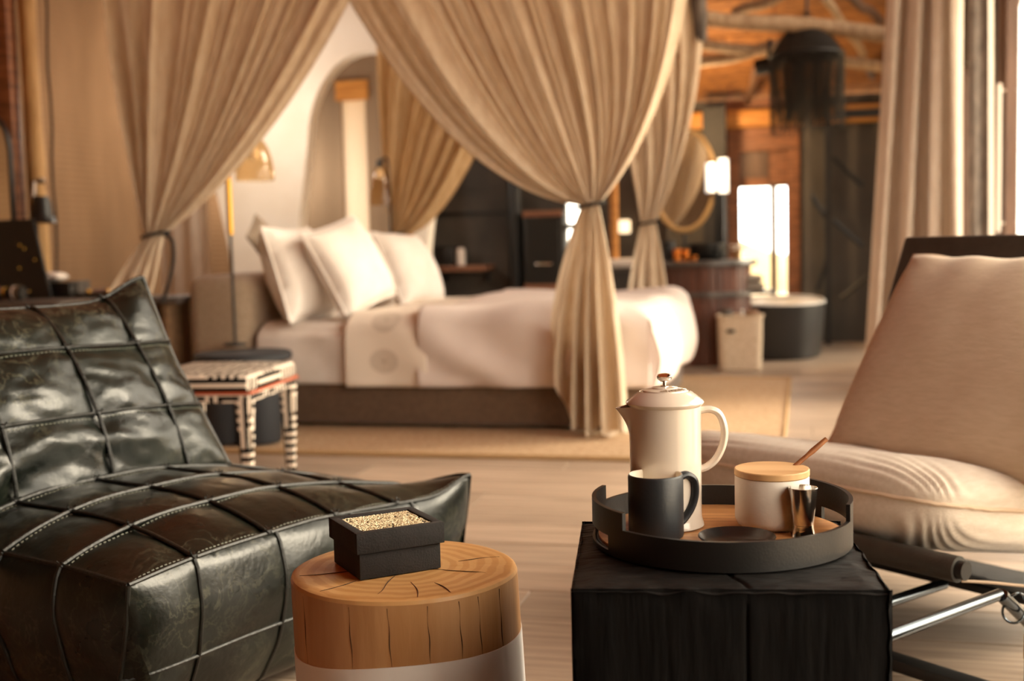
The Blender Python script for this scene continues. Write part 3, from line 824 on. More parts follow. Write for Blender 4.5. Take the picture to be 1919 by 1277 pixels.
# fitted sheet corner, runner and duvet as draped covers
def cover(name, x0, x1, ztop, zbot, over, m, parent, wr=.012, seed=0., foot=False, label=None, uvs=False, flare=.03, nu=70, nv=90):
    hwo = hw + over
    def f(a, b):
        x = x0 + (x1 - x0) * a
        drop = ztop - zbot; W = 2 * hwo; tot = W + 2 * drop
        d = b * tot; rr = .09
        if d < drop: y, z, side = -hwo, zbot + d, -1
        elif d > drop + W: y, z, side = hwo, ztop - (d - drop - W), 1
        else: y, z, side = -hwo + (d - drop), ztop, 0
        # round the shoulders
        q = min(1, (hwo - abs(y)) / .16); z2 = z
        if side == 0: z2 = ztop - .07 * (1 - q) ** 2
        else:
            t = (ztop - z) / drop
            y = y + side * (flare * math.sin(min(1, t * 1.3) * PI * .75)); z2 = ztop - .07 - (drop - .07) * t
        wv = nz((x * 3 + .9 * (z2) * 5, y * 1.5, z2 * 4), 1, seed) * wr
        wv2 = wr * 1.1 * math.sin((x + .55 * z2) * 16 + 3 * nz((x, z2 * 2, 0), 1.2, seed)) * (1 if side else .25)
        if side: y += side * (wv + wv2)
        else: z2 += wv + .6 * wv2
        return (x, y, z2)
    bm = B(); rows = grid(bm, f, nu, nv)
    if uvs:
        lay = bm.loops.layers.uv.new('UVMap'); tot = 2 * hwo + 2 * (ztop - zbot)
        idx = {}
        for i, r in enumerate(rows):
            for j, v in enumerate(r): idx[v] = ((x1 - x0) * i / nu, tot * j / nv)
        for fc in bm.faces:
            for l in fc.loops: l[lay].uv = idx[l.vert]
    o = obj(name, bm, m, parent)
    mod = o.modifiers.new('thick', 'SOLIDIFY'); mod.thickness = .02; mod.offset = -1
    if label: tag(o, label)
    return o
cover('sheet', -hl + .02, -hl + .62, .565, .245, .012, 'linen_white', bd, wr=.004, seed=1, flare=.008)
rn_x0 = -hl + .53; rn_x1 = rn_x0 + .44
rn = tag(obj('dummy', box((0, 0, 0), (.01, .01, .01)), 'runner_cloth'), 'x', 'x')
bpy.data.objects.remove(rn)
o = cover('bed_runner', rn_x0, rn_x1, .612, .235, .035, 'runner_cloth', None, wr=.006, seed=4, uvs=True, flare=.02)
o.location = bd.location; o.rotation_euler = (0, 0, YAW)
tag(o, 'cream bed runner with grey sunburst prints folded across the bed by the pillows', 'runner')
# duvet: from the runner to the foot, hanging over side and foot
def duvet():
    x0 = rn_x1 - .05; x1 = hl + .05; ztop = .645; zb = .235; hwo = hw + .05; rr = .13
    def prof(d, half, drop):   # walk out from the centre: returns offset, height drop
        if d < half - rr: return d, 0.
        t = d - (half - rr); arc = rr * PI / 2
        if t < arc: a = t / rr; return half - rr + rr * math.sin(a), rr * (1 - math.cos(a))
        return half + .025 * math.sin(min(1, (t - arc) / drop) * PI), rr + (t - arc)
    arc = rr * PI / 2; drop = (ztop - zb) - rr
    Ly = hwo - rr + arc + drop; Lx = (x1 - x0) - rr + arc + drop
    def f(a, b):
        dy = (2 * b - 1) * Ly; dx = a * Lx
        yo, zy = prof(abs(dy), hwo, drop); sgn = 1 if dy >= 0 else -1
        xo, zx = prof(dx, x1 - x0, drop)
        y = sgn * yo; x = x0 + xo
        # merge the two drops: the cloth hangs by the larger one, corners fall together
        zz = max(zy, zx) + .0
        if zy > rr * .5 and zx > rr * .5:
            k = min(zy, zx) / max(zy, zx, 1e-6)
            x -= .07 * k; y -= sgn * .07 * k
        z = ztop - zz
        foot = min(1, zx / .12); side = min(1, zy / .12)
        # puff of the filling, a crease down the middle and at the foot
        cr = math.exp(-((dy + .05) / .07) ** 2)
        z += .028 * nz((x * 2.2, y * 2.2, 0), 1, 8) * (1 - max(foot, side)) + .012 * math.sin(6 * x + 2 * y) * (1 - max(foot, side))
        z -= .035 * cr * (1 - foot); x -= .06 * cr * foot
        x += foot * .05 * math.sin(PI * min(1, abs((dy + .05)) / (hwo * .95)))
        w1 = .016 * math.sin((x * .9 + z * .8) * 15 + 4 * nz((x * 1.1, z * 2, 2), 1, 5)) + .012 * nz((x * 5, z * 7, y), 1, 2)
        y += sgn * w1 * side
        x += foot * .012 * nz((y * 4, z * 6, 1), 1, 9)
        return (x, y, z)
    bm = B(); grid(bm, f, 90, 120)
    o = obj('duvet', bm, 'duvet', loc=bd.location, rotz=YAW)
    m = o.modifiers.new('thick', 'SOLIDIFY'); m.thickness = .03; m.offset = -1
    return tag(o, 'puffy off-white duvet covering the lower part of the bed', 'duvet')
duvet()
def bedpillow(name, label, u, v, z, w, h, t, lean, rz=0., roll=0., m='linen_white', seed=0., group=None, flange=True):
    bm = B(); pillow(bm, w, h, t, .05, .42, 26, .012, seed)
    # local: x = width (along v), y = height, z = thickness ; stand it up facing the foot
    R = Matrix.Rotation(roll, 4, 'Z')
    R = Matrix.Rotation(PI / 2, 4, 'X') @ R        # stand: y -> z, z -> -y
    R = Matrix.Rotation(PI / 2, 4, 'Z') @ R        # face +x
    R = Matrix.Rotation(-lean, 4, 'Y') @ R
    R = Matrix.Rotation(rz, 4, 'Z') @ R
    bmesh.ops.transform(bm, matrix=R, verts=bm.verts[:])
    root = thing(name, label, 'pillow', uv(u, v, z), YAW, group)
    zmin = min(x.co.z for x in bm.verts)
    for x in bm.verts: x.co.z -= zmin
    obj('pillow_cover', bm, m, root)
    b2 = B(); pts = [R @ Vector(p) - Vector((0, 0, zmin)) for p in pillow_edge(w, h, .05)]
    tube(b2, pts, .008, 6, True); obj('piping', b2, m, root)
    return root
bedpillow('pillow', 'tall cream pillow standing nearest the viewer against the headboard', -2.69, 6.02, .565, .62, .52, .28, .28, seed=1)
bedpillow('pillow', 'cream pillow standing at the far side of the headboard, mostly hidden', -2.68, 6.98, .565, .66, .50, .22, .28, seed=2)
bedpillow('pillow', 'bright white pillow tilted on one corner, leaning in front on the near side', -2.41, 6.06, .575, .54, .50, .26, .42, rz=-.25, roll=.22, seed=3)
bedpillow('pillow', 'bright white pillow leaning in front on the far side, nearest the dark wall', -2.37, 6.93, .575, .56, .48, .26, .42, rz=-.12, roll=-.05, seed=4)
bedpillow('small_cushion', 'little taupe cushion peeping over the headboard behind the near pillow', -2.97, 6.20, .823, .30, .26, .09, .5, roll=.5, m='taupe', seed=5)

# ================================================================== RIGHT CURTAINS
def hang(label, xpx0, xpx1, xb0, xb1, v0, v1, m, nf, amp, ztop=2.75, seed=0., name='window_curtain', nu=140, hem=.02):
    """hanging curtain: top edge between two pixels columns, bottom edge between two others"""
    ta = atv(xpx0, 100, v0); tbb = atv(xpx1, 100, v1); ba = atv(xb0, 700, v0); bb = atv(xb1, 700, v1)
    mid = (ta + tbb) / 2; base = Vector((mid.x, mid.y, 0))
    def f(a, b):
        z = ztop + (hem - ztop) * b
        T = ta.lerp(tbb, a); Bm = ba.lerp(bb, a)
        t = (ta.z - z) / max(.1, (ta.z - ba.z)); P = T + (Bm - T) * t
        ph = 2 * PI * nf * (a + .03 * math.sin(7 * a + seed) + .02 * math.sin(17 * a + seed))
        F = math.sin(ph + .4 * math.sin(b * 2 + a * 5)) + .3 * math.sin(2 * ph + seed)
        P = P - VX * (amp * F * (.75 + .35 * b)) + UX * (amp * .45 * math.sin(ph * 1. + 2))
        return Vector((P.x, P.y, z)) - base
    bm = B(); grid(bm, f, nu, 24)
    return tag(obj(name, bm, m, loc=base), label, 'curtain')
hang('heavy beige linen curtain bunched beside the bathroom opening, nearest the glass door on the right', 1668, 1812, 1628, 1815, 7.62, 7.25, 'curtain_linen', 3.6, .15, seed=.5)
hang('narrow grey crumpled curtain between the beige curtain and the cream sheer', 1812, 1850, 1812, 1850, 7.2, 7.15, 'curtain_grey', 1, .02, seed=2., nu=30)
hang('narrow cream sheer edge between the grey curtain and the door frame', 1850, 1864, 1848, 1866, 7.18, 7.15, 'curtain_white', .5, .015, seed=1., nu=16)

# ================================================================== BEDSIDE
# dark lobed table with a lamp
tbp = at(455, 660, .455)
tb = thing('bedside_table', 'round blue-black bedside table with a lobed base behind the patterned stool', 'table', (tbp.x, tbp.y, .023))
bm = B(); lathe(bm, [(0, .39), (.225, .39), (.235, .40), (.235, .425), (.225, .433), (0, .433)], 40); obj('table_top', bm, 'stool_dark', tb)
for k in range(3):
    a = math.radians(-160 + 120 * k)
    bm = B(); lathe(bm, [(0, 0), (.105, 0), (.112, .015), (.112, .38), (0, .38)], 28, (.095 * math.cos(a), .095 * math.sin(a), 0)); obj('lobe', bm, 'stool_dark', tb)
def reading_lamp(label, base, polex_top, ptop_z, dome_c, dome_r, dome_h, gold0, gold1, m_pole='black_steel', arm_side=1):
    r = thing('reading_lamp', label, 'lamp', base)
    bx = Vector(base)
    bm = B(); lathe(bm, [(0, 0), (.06, 0), (.06, .012), (.02, .018), (0, .018)], 24); obj('lamp_base', bm, m_pole, r)
    bm = B(); tube(bm, [(0, 0, .01), (0, 0, gold0)] + smoothpts([(0, 0, gold1 - .005), (0, 0, ptop_z - .04), (.04 * arm_side, 0, ptop_z), (dome_c.x - bx.x, dome_c.y - bx.y, ptop_z)], 6), .008, 10); obj('pole', bm, m_pole, r)
    bm = B(); tube(bm, [(0, 0, gold0), (0, 0, gold1)], .0155, 12); obj('brass_grip', bm, 'brass', r)
    dc = dome_c - bx
    bm = B(); lathe(bm, [(.022, 0), (.022, -.03), (.03, -.045)], 16, (dc.x, dc.y, ptop_z)); lathe(bm, [(0, .008), (.022, 0)], 16, (dc.x, dc.y, ptop_z)); obj('socket_cap', bm, m_pole, r)
    prof = []
    for k in range(11):
        t = k / 10 * PI / 2; prof.append((max(.02, dome_r * math.sin(t) ** .8), dome_h * math.cos(t)))
    bm = B(); lathe(bm, prof + [(dome_r - .004, 0)] + [(max(.016, q[0] - .004), q[1] - .003) for q in prof[::-1]], 32, (dc.x, dc.y, dc.z)); obj('glass_dome', bm, 'lamp_glass', r)
    bm = B(); lathe(bm, [(0, -.045), (.018, -.04), (.026, -.015), (.018, .015), (.010, .03), (0, .03)], 16, (dc.x, dc.y, ptop_z - .085)); obj('bulb', bm, 'bulb_added_glow', r)
    l = bpy.data.lights.new('bulb_fill_light', 'POINT'); l.energy = 2; l.color = (1, .86, .68); l.shadow_soft_size = .03  # added fill light; the bulb itself is unlit
    lo = bpy.data.objects.new('bulb_fill_light', l); COL.objects.link(lo); lo.location = bx + Vector((dc.x, dc.y, ptop_z - .10))
    return r
lb = Vector((at(441, 648, .456).x, at(441, 648, .456).y, .456))
D = lb.y
gz0 = aty(439, 440, D).z - lb.z; gz1 = aty(433, 318, D).z - lb.z
dcn = aty(478, 338, D + .05)
reading_lamp('slim lamp with brass grip and clear glass dome on the black bedside table', lb, 0, aty(478, 262, D).z - lb.z + .03, dcn, .10, aty(478, 255, D).z - dcn.z, gz0, gz1)
pf = atv(733, 470, 7.79); dcf = aty(714, 384, pf.y)
# far bedside table carries the second lamp
ft = thing('bedside_table', 'dark bedside table hidden beyond the pillows, carrying the far glass lamp', 'table', (pf.x, pf.y, .023))
bm = B(); lathe(bm, [(0, .39), (.145, .39), (.15, .40), (.15, .425), (.145, .433), (0, .433)], 32); obj('table_top', bm, 'stool_dark', ft)
bm = B(); lathe(bm, [(0, 0), (.11, 0), (.12, .02), (.12, .38), (0, .38)], 28); obj('table_base', bm, 'stool_dark', ft)
reading_lamp('slim black lamp with clear glass dome at the far side of the bed', Vector((pf.x, pf.y, .456)), 0, aty(714, 300, pf.y).z - .456, dcf, .078, aty(714, 312, pf.y).z - dcf.z, .5, .52, arm_side=-1)

# flat beige canvas panel hanging in the corner beside the arch
a = atv(300, 440, 7.6); b = atv(392, 440, 7.6)
bm = B(); wp = (b - a).dot(UX)
grid(bm, lambda p, q: (-wp / 2 + wp * p, .012 * math.sin(p * 17), .03 + 2.6 * q), 40, 4)
bmesh.ops.solidify(bm, geom=bm.faces[:], thickness=.008)
tag(obj('canvas_panel', bm, 'curtain_linen', loc=((a.x + b.x) / 2, (a.y + b.y) / 2, 0), rotz=YAW), 'flat beige canvas panel hanging between the left wall and the white arch', 'curtain')
# patterned stool
nc = at(466, 706, .475)
stl = thing('patterned_stool', 'low stool covered in black and cream maze-patterned cloth with orange piping', 'stool', (nc.x, nc.y, 0), YAW + math.radians(6))
W, Dp = .46, .56
def stl_pt(x, y): return (-x, y)
bm = box((-W / 2, Dp / 2, .445), (W, Dp, .07), bev=.022, seg=3); obj('seat', bm, 'mudcloth', stl, uvbox=True)
bm = box((-W / 2, Dp / 2, .392), (W - .006, Dp - .006, .035), bev=.004); obj('apron', bm, 'mudcloth', stl, uvbox=True)
bm = B(); e = .002; tube(bm, [(e, -e, .4115), (e, Dp + e, .4115), (-W - e, Dp + e, .4115), (-W - e, -e, .4115)], .0055, 8, True); obj('piping', bm, 'piping_orange', stl)
for (x, y) in ((-.03, .03), (-W + .03, .03), (-.03, Dp - .03), (-W + .03, Dp - .03)):
    bm = B(); sx = -1 if x > -.2 else 1; sy = 1 if y < .2 else -1
    rings = []
    for i in range(7):
        t = i / 6; h = .030 - .013 * t; z = .385 - .385 * t
        rings.append([bm.verts.new((x + h * a, y + h * b, z)) for a, b in ((-1, -1), (1, -1), (1, 1), (-1, 1))])
    for p, q in zip(rings, rings[1:]):
        for k in range(4): bm.faces.new((p[k], p[(k + 1) % 4], q[(k + 1) % 4], q[k]))
    bm.faces.new(rings[0][::-1]); bm.faces.new(rings[-1]); bmesh.ops.recalc_face_normals(bm, faces=bm.faces[:])
    bmesh.ops.bevel(bm, geom=[e for e in bm.edges if abs(e.verts[0].co.z - e.verts[1].co.z) > .02], offset=.007, segments=2, affect='EDGES')
    obj('leg', bm, 'mudcloth', stl, uvbox=True)

# ================================================================== DESK CORNER
dv0, dv1, du0, du1 = 5.64, 5.94, WL + .02, -3.23
dz = .713
dk = thing('desk', 'dark slab desk along the left canvas wall behind the leather chair', 'desk', uv((du0 + du1) / 2, (dv0 + dv1) / 2), YAW)
obj('desk_slab', box((0, 0, dz - .018), (du1 - du0, dv1 - dv0, .036), bev=.005), 'desk_top', dk)
obj('side_panel', box(((du1 - du0) / 2 - .10, .02, (dz - .036) / 2), (.04, dv1 - dv0 - .06, dz - .036), bev=.004), 'desk_panel', dk)
obj('back_panel', box((0, .08, (dz - .036) / 2 + .1), (du1 - du0 - .14, .03, dz - .24), bev=.004), 'desk_panel', dk)
obj('side_panel', box((-(du1 - du0) / 2 + .10, .02, (dz - .036) / 2), (.04, dv1 - dv0 - .06, dz - .036), bev=.004), 'desk_panel', dk)
P = atv(321, 592, dv0 + .2)
obj('socket_plate', box((P.dot(UX) - (du0 + du1) / 2, .06, P.z), (.07, .012, .07), bev=.004), 'socket', dk)
def onDesk(x, v): P = atv(x, 540, v); return Vector((P.x, P.y, dz + .0005))
def deskbox(name, label, cat, x0, x1, ytop, v, dep, m, bev=.004):
    a = atv(x0, 550, v); b = atv(x1, 550, v); zt = atv((x0 + x1) / 2, ytop, v).z
    r = thing(name, label, cat, uv((a.dot(UX) + b.dot(UX)) / 2, v + dep / 2, dz + .0005), YAW)
    wd = (b - a).dot(UX); h = zt - dz
    obj('body', box((0, 0, h * .36), (wd * .985, dep * .98, h * .72), bev=bev), m, r)
    obj('lid', box((0, 0, h * .86), (wd, dep, h * .27), bev=bev), m, r)
    return r, h
bxr, bh = deskbox('storage_box', 'long black lidded box on the desk under the lamp', 'box', 70, 131, 530, 5.72, .16, 'black_box')
cb2 = deskbox('card_box', 'grey card box behind the right end of the black desk box', 'box', 128, 147, 527, 5.79, .12, 'grey_card')
bm = B(); pillow(bm, .17, .11, .055, .0, .4, 16, .01, 3)
for v in bm.verts: v.co.z += .024
P = atv(94, 525, 5.8)
tag(obj('folded_cloth', bm, 'pale_cloth', loc=Vector((P.x, P.y, dz + bh + .004)), rotz=YAW), 'small pale folded cloth lying on the black desk box', 'cloth')
# tray with brass knobs and a pale cover
a = atv(136, 552, 5.68); b = atv(226, 552, 5.68); zt = atv(180, 548, 5.68).z
tr_ = thing('desk_tray', 'low black desk tray with two brass knobs and a pale lilac cover', 'tray', uv((a.dot(UX) + b.dot(UX)) / 2 + .04, 5.74, dz + .0005), YAW)
obj('tray_body', box((0, 0, .011), ((b - a).dot(UX) + .08, .1, .022), bev=.003), 'black_box', tr_)
obj('cover', box((.03, 0, .034), (.22, .07, .022), bev=.006), 'lilac', tr_)
for x in (-.098, .022):
    bm = B(); lathe(bm, [(0, -.013), (.011, -.008), (.013, 0), (.011, .008), (0, .013)], 14, (x, -.045, .034)); obj('knob', bm, 'brass', tr_)
# desk lamp with a strap
lp = atv(74, 545, 5.86)
dl = thing('desk_lamp', 'black desk lamp with a bell shade hung from a leather strap, gold inside', 'lamp', (lp.x, lp.y, dz + .0005))
zt = lambda x, y: aty(x, y, lp.y).z - dz
xx = lambda x, y: aty(x, y, lp.y).x - lp.x
bm = B(); lathe(bm, [(0, 0), (.07, 0), (.07, .012), (.02, .016), (0, .016)], 24); obj('lamp_base', bm, 'black_steel', dl)
bm = B(); addbox(bm, (0, 0, zt(74, 338) / 2 + .005), (.024, .02, zt(74, 338) - .01), bev=.003); addbox(bm, (.03, 0, zt(74, 338) - .01), (.08, .016, .016), bev=.003); obj('stand', bm, 'black_steel', dl)
sx = xx(86, 400); z0 = zt(84, 419); z1 = zt(84, 369)
bm = B(); lathe(bm, [(.036, z1 - .004), (.042, z1), (.050, z1 - .03), (.058, z0 + .05), (.074, z0 + .003), (.077, z0), (.074, z0), (.056, z0 + .05), (.036, z1 - .004), (0, z1 - .004)], 32, (sx, -.055, 0)); obj('shade', bm, 'black_steel', dl)
bm = B(); lathe(bm, [(.0735, z0 - .002), (.070, z0 + .002), (.052, z0 + .048), (.031, z1 - .012)], 32, (sx, -.055, 0)); obj('shade_lining', bm, 'lamp_gold', dl)
zs = zt(84, 338)
bm = B(); tube(bm, [(sx - .046, -.055, z1 - .02), (sx - .02, -.05, zs), (sx + .02, -.05, zs), (sx + .046, -.055, z1 - .02)], .007, 8, flat=(1, .5)); obj('strap', bm, 'leather_tan', dl)
bm = B(); tube(bm, [(sx, 0, zs + .002), (sx, -.062, zs + .002)], .011, 10); obj('strap_peg', bm, 'steel', dl)
bm = B(); tube(bm, [(sx - .05, -.05, z1 - .04), (sx - .03, -.06, zs - .01)], .008, 8); obj('strap_end', bm, 'pale_cloth', dl)
bm = B(); lathe(bm, [(0, -.008), (.009, -.006), (.009, .006), (0, .008)], 12, (sx - .052, -.06, z1 - .03)); obj('stud', bm, 'brass', dl)
# black tilted panel with brass studs
vP = 5.55
a0 = atv(74, 553, vP); b0 = atv(-70, 560, vP); ztop = atv(24, 411, vP).z; xs = atv(26, 411, vP)
pn = thing('display_panel', 'large black panel with brass studs leaning back at the left edge of the desk', 'panel', (a0.x, a0.y, dz + .0005), YAW)
bm = B(); wd = (a0 - b0).dot(UX); hh = ztop - dz; top_in = (a0 - xs).dot(UX)
pts = [(0, 0, 0), (-wd, 0, 0), (-wd, .06, hh), (-top_in, .06, hh)]
extrude_poly(bm, [Vector(p) + Vector((0, .10, .002)) for p in pts], (0, .02, 0)); bmesh.ops.bevel(bm, geom=bm.edges[:], offset=.004, segments=2, affect='EDGES'); obj('panel_board', bm, 'black_box', pn)
for (x, y) in ((6, 460), (15, 467), (37, 488), (9, 504), (31, 548)):
    P = atv(x, y, vP); bm = B(); lx = (P - a0).dot(UX); lz = P.z - dz; yy = .10 + .06 * lz / hh
    lathe(bm, [(0, -.005), (.006, -.003), (.006, .003), (0, .005)], 10, (lx, yy - .001, lz)); obj('stud', bm, 'brass', pn)
obj('strut', box((-wd * .5, .19, .10), (.03, .1, .2), bev=.003), 'black_box', pn)
# little dark cylinder objects in front of it
vB = 5.50
c = atv(22, 575, 5.42)
# side shelf that carries them
bn = thing('camera_lens', 'dark lens-like cylinder with brass and pale bands lying in front of the black panel', 'lens', (c.x, c.y, dz + .0405), YAW)
bm = B()
prof = [(.0, -.085), (.034, -.085), (.036, -.05), (.030, -.045), (.030, 0), (.038, .005), (.038, .06), (.034, .075), (0, .075)]
lathe(bm, prof, 24)
bmesh.ops.transform(bm, matrix=Matrix.Rotation(PI / 2, 4, 'Y'), verts=bm.verts[:]); obj('barrel', bm, 'black_box', bn)
for (x, m, r) in ((-.03, 'brass', .0315), (.03, 'pale_cloth', .0388), (.05, 'desk_panel', .0388), (-.07, 'red_label', .0362)):
    bm = B(); lathe(bm, [(r - .004, -.007), (r, -.005), (r, .005), (r - .004, .007)], 24); bmesh.ops.transform(bm, matrix=Matrix.Translation((x, 0, 0)) @ Matrix.Rotation(PI / 2, 4, 'Y'), verts=bm.verts[:]); obj('band', bm, m, bn)
dsk = thing('desk_ledge', 'narrow dark ledge in front of the desk at the left edge of the photo', 'shelf', uv(-3.90, 5.42, dz), YAW)
obj('ledge_board', box((-.12, 0, -.018), (.75, .40, .036), bev=.004), 'desk_top', dsk)
for x in (-.45, .25): obj('bracket', box((x, .12, -(dz) / 2 - .018), (.03, .1, dz - .036), bev=.003), 'black_steel', dsk, False)
# arched black mirror
mv = 5.84
q = atv(26, 420, mv); top = atv(8, 214, mv)
am = thing('arched_mirror', 'black framed arched mirror standing on the desk at the left edge of the photo', 'mirror', uv(q.dot(UX) - .19, mv, dz + .0005), YAW)
mw, mh = .19, top.z - dz
outl = [(mw, 0, .012)] + [(mw * math.cos(t) if False else mw - .12 + .12 * math.cos(t), 0, mh - .22 + .22 * math.sin(t)) for t in [i * PI / 20 for i in range(11)]] + [(-(mw - .12) - .12 * math.sin(t), 0, mh - .22 + .22 * math.cos(t)) for t in [i * PI / 20 for i in range(11)]] + [(-mw, 0, .012)]
bm = B(); tube(bm, outl, .014, 8, True); obj('frame', bm, 'black_steel', am)
bm = B(); extrude_poly(bm, [Vector(p) * 1.0 for p in outl], (0, .004, 0)); obj('mirror_glass', bm, 'mirror', am, False)

# ================================================================== LEATHER CHAIR
NA = at(240, 1097, .36)
LA = math.radians(56.3)
lc = thing('leather_chair', 'low dark green leather lounge chair quilted in squares with raised seams', 'armchair', (NA.x, NA.y, 0), LA)
SL, SD = .98, .70
a_seams = [.155, .355, .555, .755]; b_seams = [.185, .37, .555]
def cellpuff(x, seams, lo, hi):
    e = [lo] + seams + [hi]
    for p, q in zip(e, e[1:]):
        if x <= q + 1e-9:
            t = (x - p) / (q - p); return max(0., math.sin(PI * min(1, max(0, t)))) ** .55
    return 0.
def seat_z(a, b):
    sx = max(0., 1 - max(0, a / SL - .42) ** 2 / .58 ** 2 - max(0, .3 - a / SL) ** 2 / .3 ** 2 * .9) ** .9; sy = 1 - (1 - min(b / .34, 1)) ** 2
    z = .362 - .028 * max(0, a / SL - .5) / .5 + .070 * sx * (.15 + .85 * sy)
    z += .044 * math.exp(-((SL - a) / .07) ** 2 - (b / .12) ** 2) - .004 * math.exp(-(a / .1) ** 2 - (b / .1) ** 2)
    return z
def seat_top(a, b, puff=True):
    z = seat_z(a, b); x, y = a, b
    k = math.exp(-((SL - a) / .12) ** 2 - (b / .12) ** 2); x += .035 * k; y -= .012 * k
    # edges pull in slightly between the corners
    y += .016 * math.sin(PI * a / SL) * max(0, 1 - b / .12)
    if puff:
        pf = cellpuff(a, a_seams, 0, SL) * cellpuff(b, b_seams, 0, SD)
        z += .013 * pf - .004 + .004 * nz((a * 9, b * 9, 0), 1, 4) + .0015 * nz((a * 40, b * 25, 0), 1, 4)
    return Vector((x, y, z))
def side_pt(which, s, t):
    """which: 0 front (b=0), 1 left (a=0), 2 right (a=SL), 3 back; s along, t 0 top .. 1 floor"""
    if which == 0: p = seat_top(s * SL, 0, False); out = Vector((0, -1, 0)); ed = cellpuff(s * SL, [a_seams[0], a_seams[1] + .02, .60, .80], 0, SL)
    elif which == 1: p = seat_top(0, s * SD, False); out = Vector((-1, 0, 0)); ed = cellpuff(s * SD, b_seams, 0, SD)
    elif which == 2: p = seat_top(SL, s * SD, False); out = Vector((1, 0, 0)); ed = cellpuff(s * SD, b_seams, 0, SD)
    else: p = seat_top(s * SL, SD, False); out = Vector((0, 1, 0)); ed = .5
    z = p.z + (.012 - p.z) * t
    tz = cellpuff(t, [.52], 0, 1)
    bul = .046 * math.sin(PI * min(1, t * 1.05)) ** .7 * math.sin(PI * s) ** .4 + .010 * ed * tz
    bul += .006 * nz((s * 6, t * 5, which), 1, 7)
    # soft diagonal creases in the hide near the right corner
    if which == 0: bul += .006 * math.sin(26 * (s - .25 * t)) * math.exp(-((s - .88) / .1) ** 2) * math.sin(PI * t)
    q = Vector((p.x, p.y, z)) + out * bul
    q -= out * .09 * t ** 1.4
    if t > .85: q -= out * .05 * ((t - .85) / .15) ** 2
    return q
bm = B()
grid(bm, lambda a, b: seat_top(a * SL, b * SD, 0 < a < 1 and 0 < b < 1), 98, 70)
for wh, n in ((0, 98), (1, 70), (2, 70), (3, 98)): grid(bm, (lambda w_: (lambda s, t: side_pt(w_, s, t)))(wh), n, 30)
bmesh.ops.remove_doubles(bm, verts=bm.verts[:], dist=1e-4); bmesh.ops.recalc_face_normals(bm, faces=bm.faces[:])
seat = obj('seat_cushion', bm, 'leather', lc, angle=80)
def seam(name, pts, r, par, m='leather_seam', flat=None):
    b_ = B(); tube(b_, pts, r, 8, flat=flat); return obj(name, b_, m, par)
N_ = 40
for b in b_seams:
    seam('seam', [seat_top(SL * i / N_, b, False) + Vector((0, 0, .0035)) for i in range(N_ + 1)], .0050, seat, 'leather_seam', flat=(1.3, 1.1))
for a in a_seams:
    seam('seam', [seat_top(a, SD * i / N_, False) + Vector((0, 0, .003)) for i in range(N_ + 1)], .0048, seat)
ed = [seat_top(SL * i / N_, 0, False) + Vector((0, 0, .001)) for i in range(N_ + 1)]
seam('seam', ed, .005, seat); seam('seam', [seat_top(0, SD * i / N_, False) for i in range(N_ + 1)], .005, seat); seam('seam', [seat_top(SL, SD * i / N_, False) for i in range(N_ + 1)], .005, seat)
for s in (a_seams[0], a_seams[1] + .02, .60, .80): seam('seam', [side_pt(0, s / SL, i / 20) + Vector((0, -.002, 0)) for i in range(20)], .0048, seat)
for b in b_seams: seam('seam', [side_pt(1, b / SD, i / 20) + Vector((-.002, 0, 0)) for i in range(20)], .0048, seat)
seam('seam', [side_pt(0, i / N_, .52) + Vector((0, -.002, 0)) for i in range(N_ + 1)], .0042, seat)
seam('seam', [side_pt(0, 0, i / 20) for i in range(20)], .0045, seat); seam('seam', [side_pt(0, 1, i / 20) for i in range(20)], .0055, seat)
def knot(p, par):
    b_ = B(); bmesh.ops.create_icosphere(b_, subdivisions=1, radius=.0085)
    for v in b_.verts: v.co = Vector((v.co.x * 1.2, v.co.y * 1.2, v.co.z * .9)) + p
    for k in range(3):
        t = k * 2.1 + p.x * 9; tube(b_, [p, p + Vector((.011 * math.cos(t), .011 * math.sin(t), .009))], .0016, 5)
    obj('knot', b_, 'leather_seam', par)
for a in a_seams:
    for b in [0] + b_seams: knot(seat_top(a, b, False) + Vector((0, 0, .005)), seat)
for b in b_seams: knot(seat_top(0, b, False), seat)
# pale stitching beside the raised seams
st_ = B()
for b in b_seams + [.0]:
    n = 96
    for i in range(n):
        a0 = SL * (i + .2) / n; a1 = SL * (i + .75) / n; off = -.011 if b else .011
        if b + off < 0: continue
        p, q = seat_top(a0, b + off), seat_top(a1, b + off); tube(st_, [p + Vector((0, 0, .0006)), q + Vector((0, 0, .0006))], .0011, 4)
tag(obj('stitching', st_, 'leather_light', seat), kind='stuff')
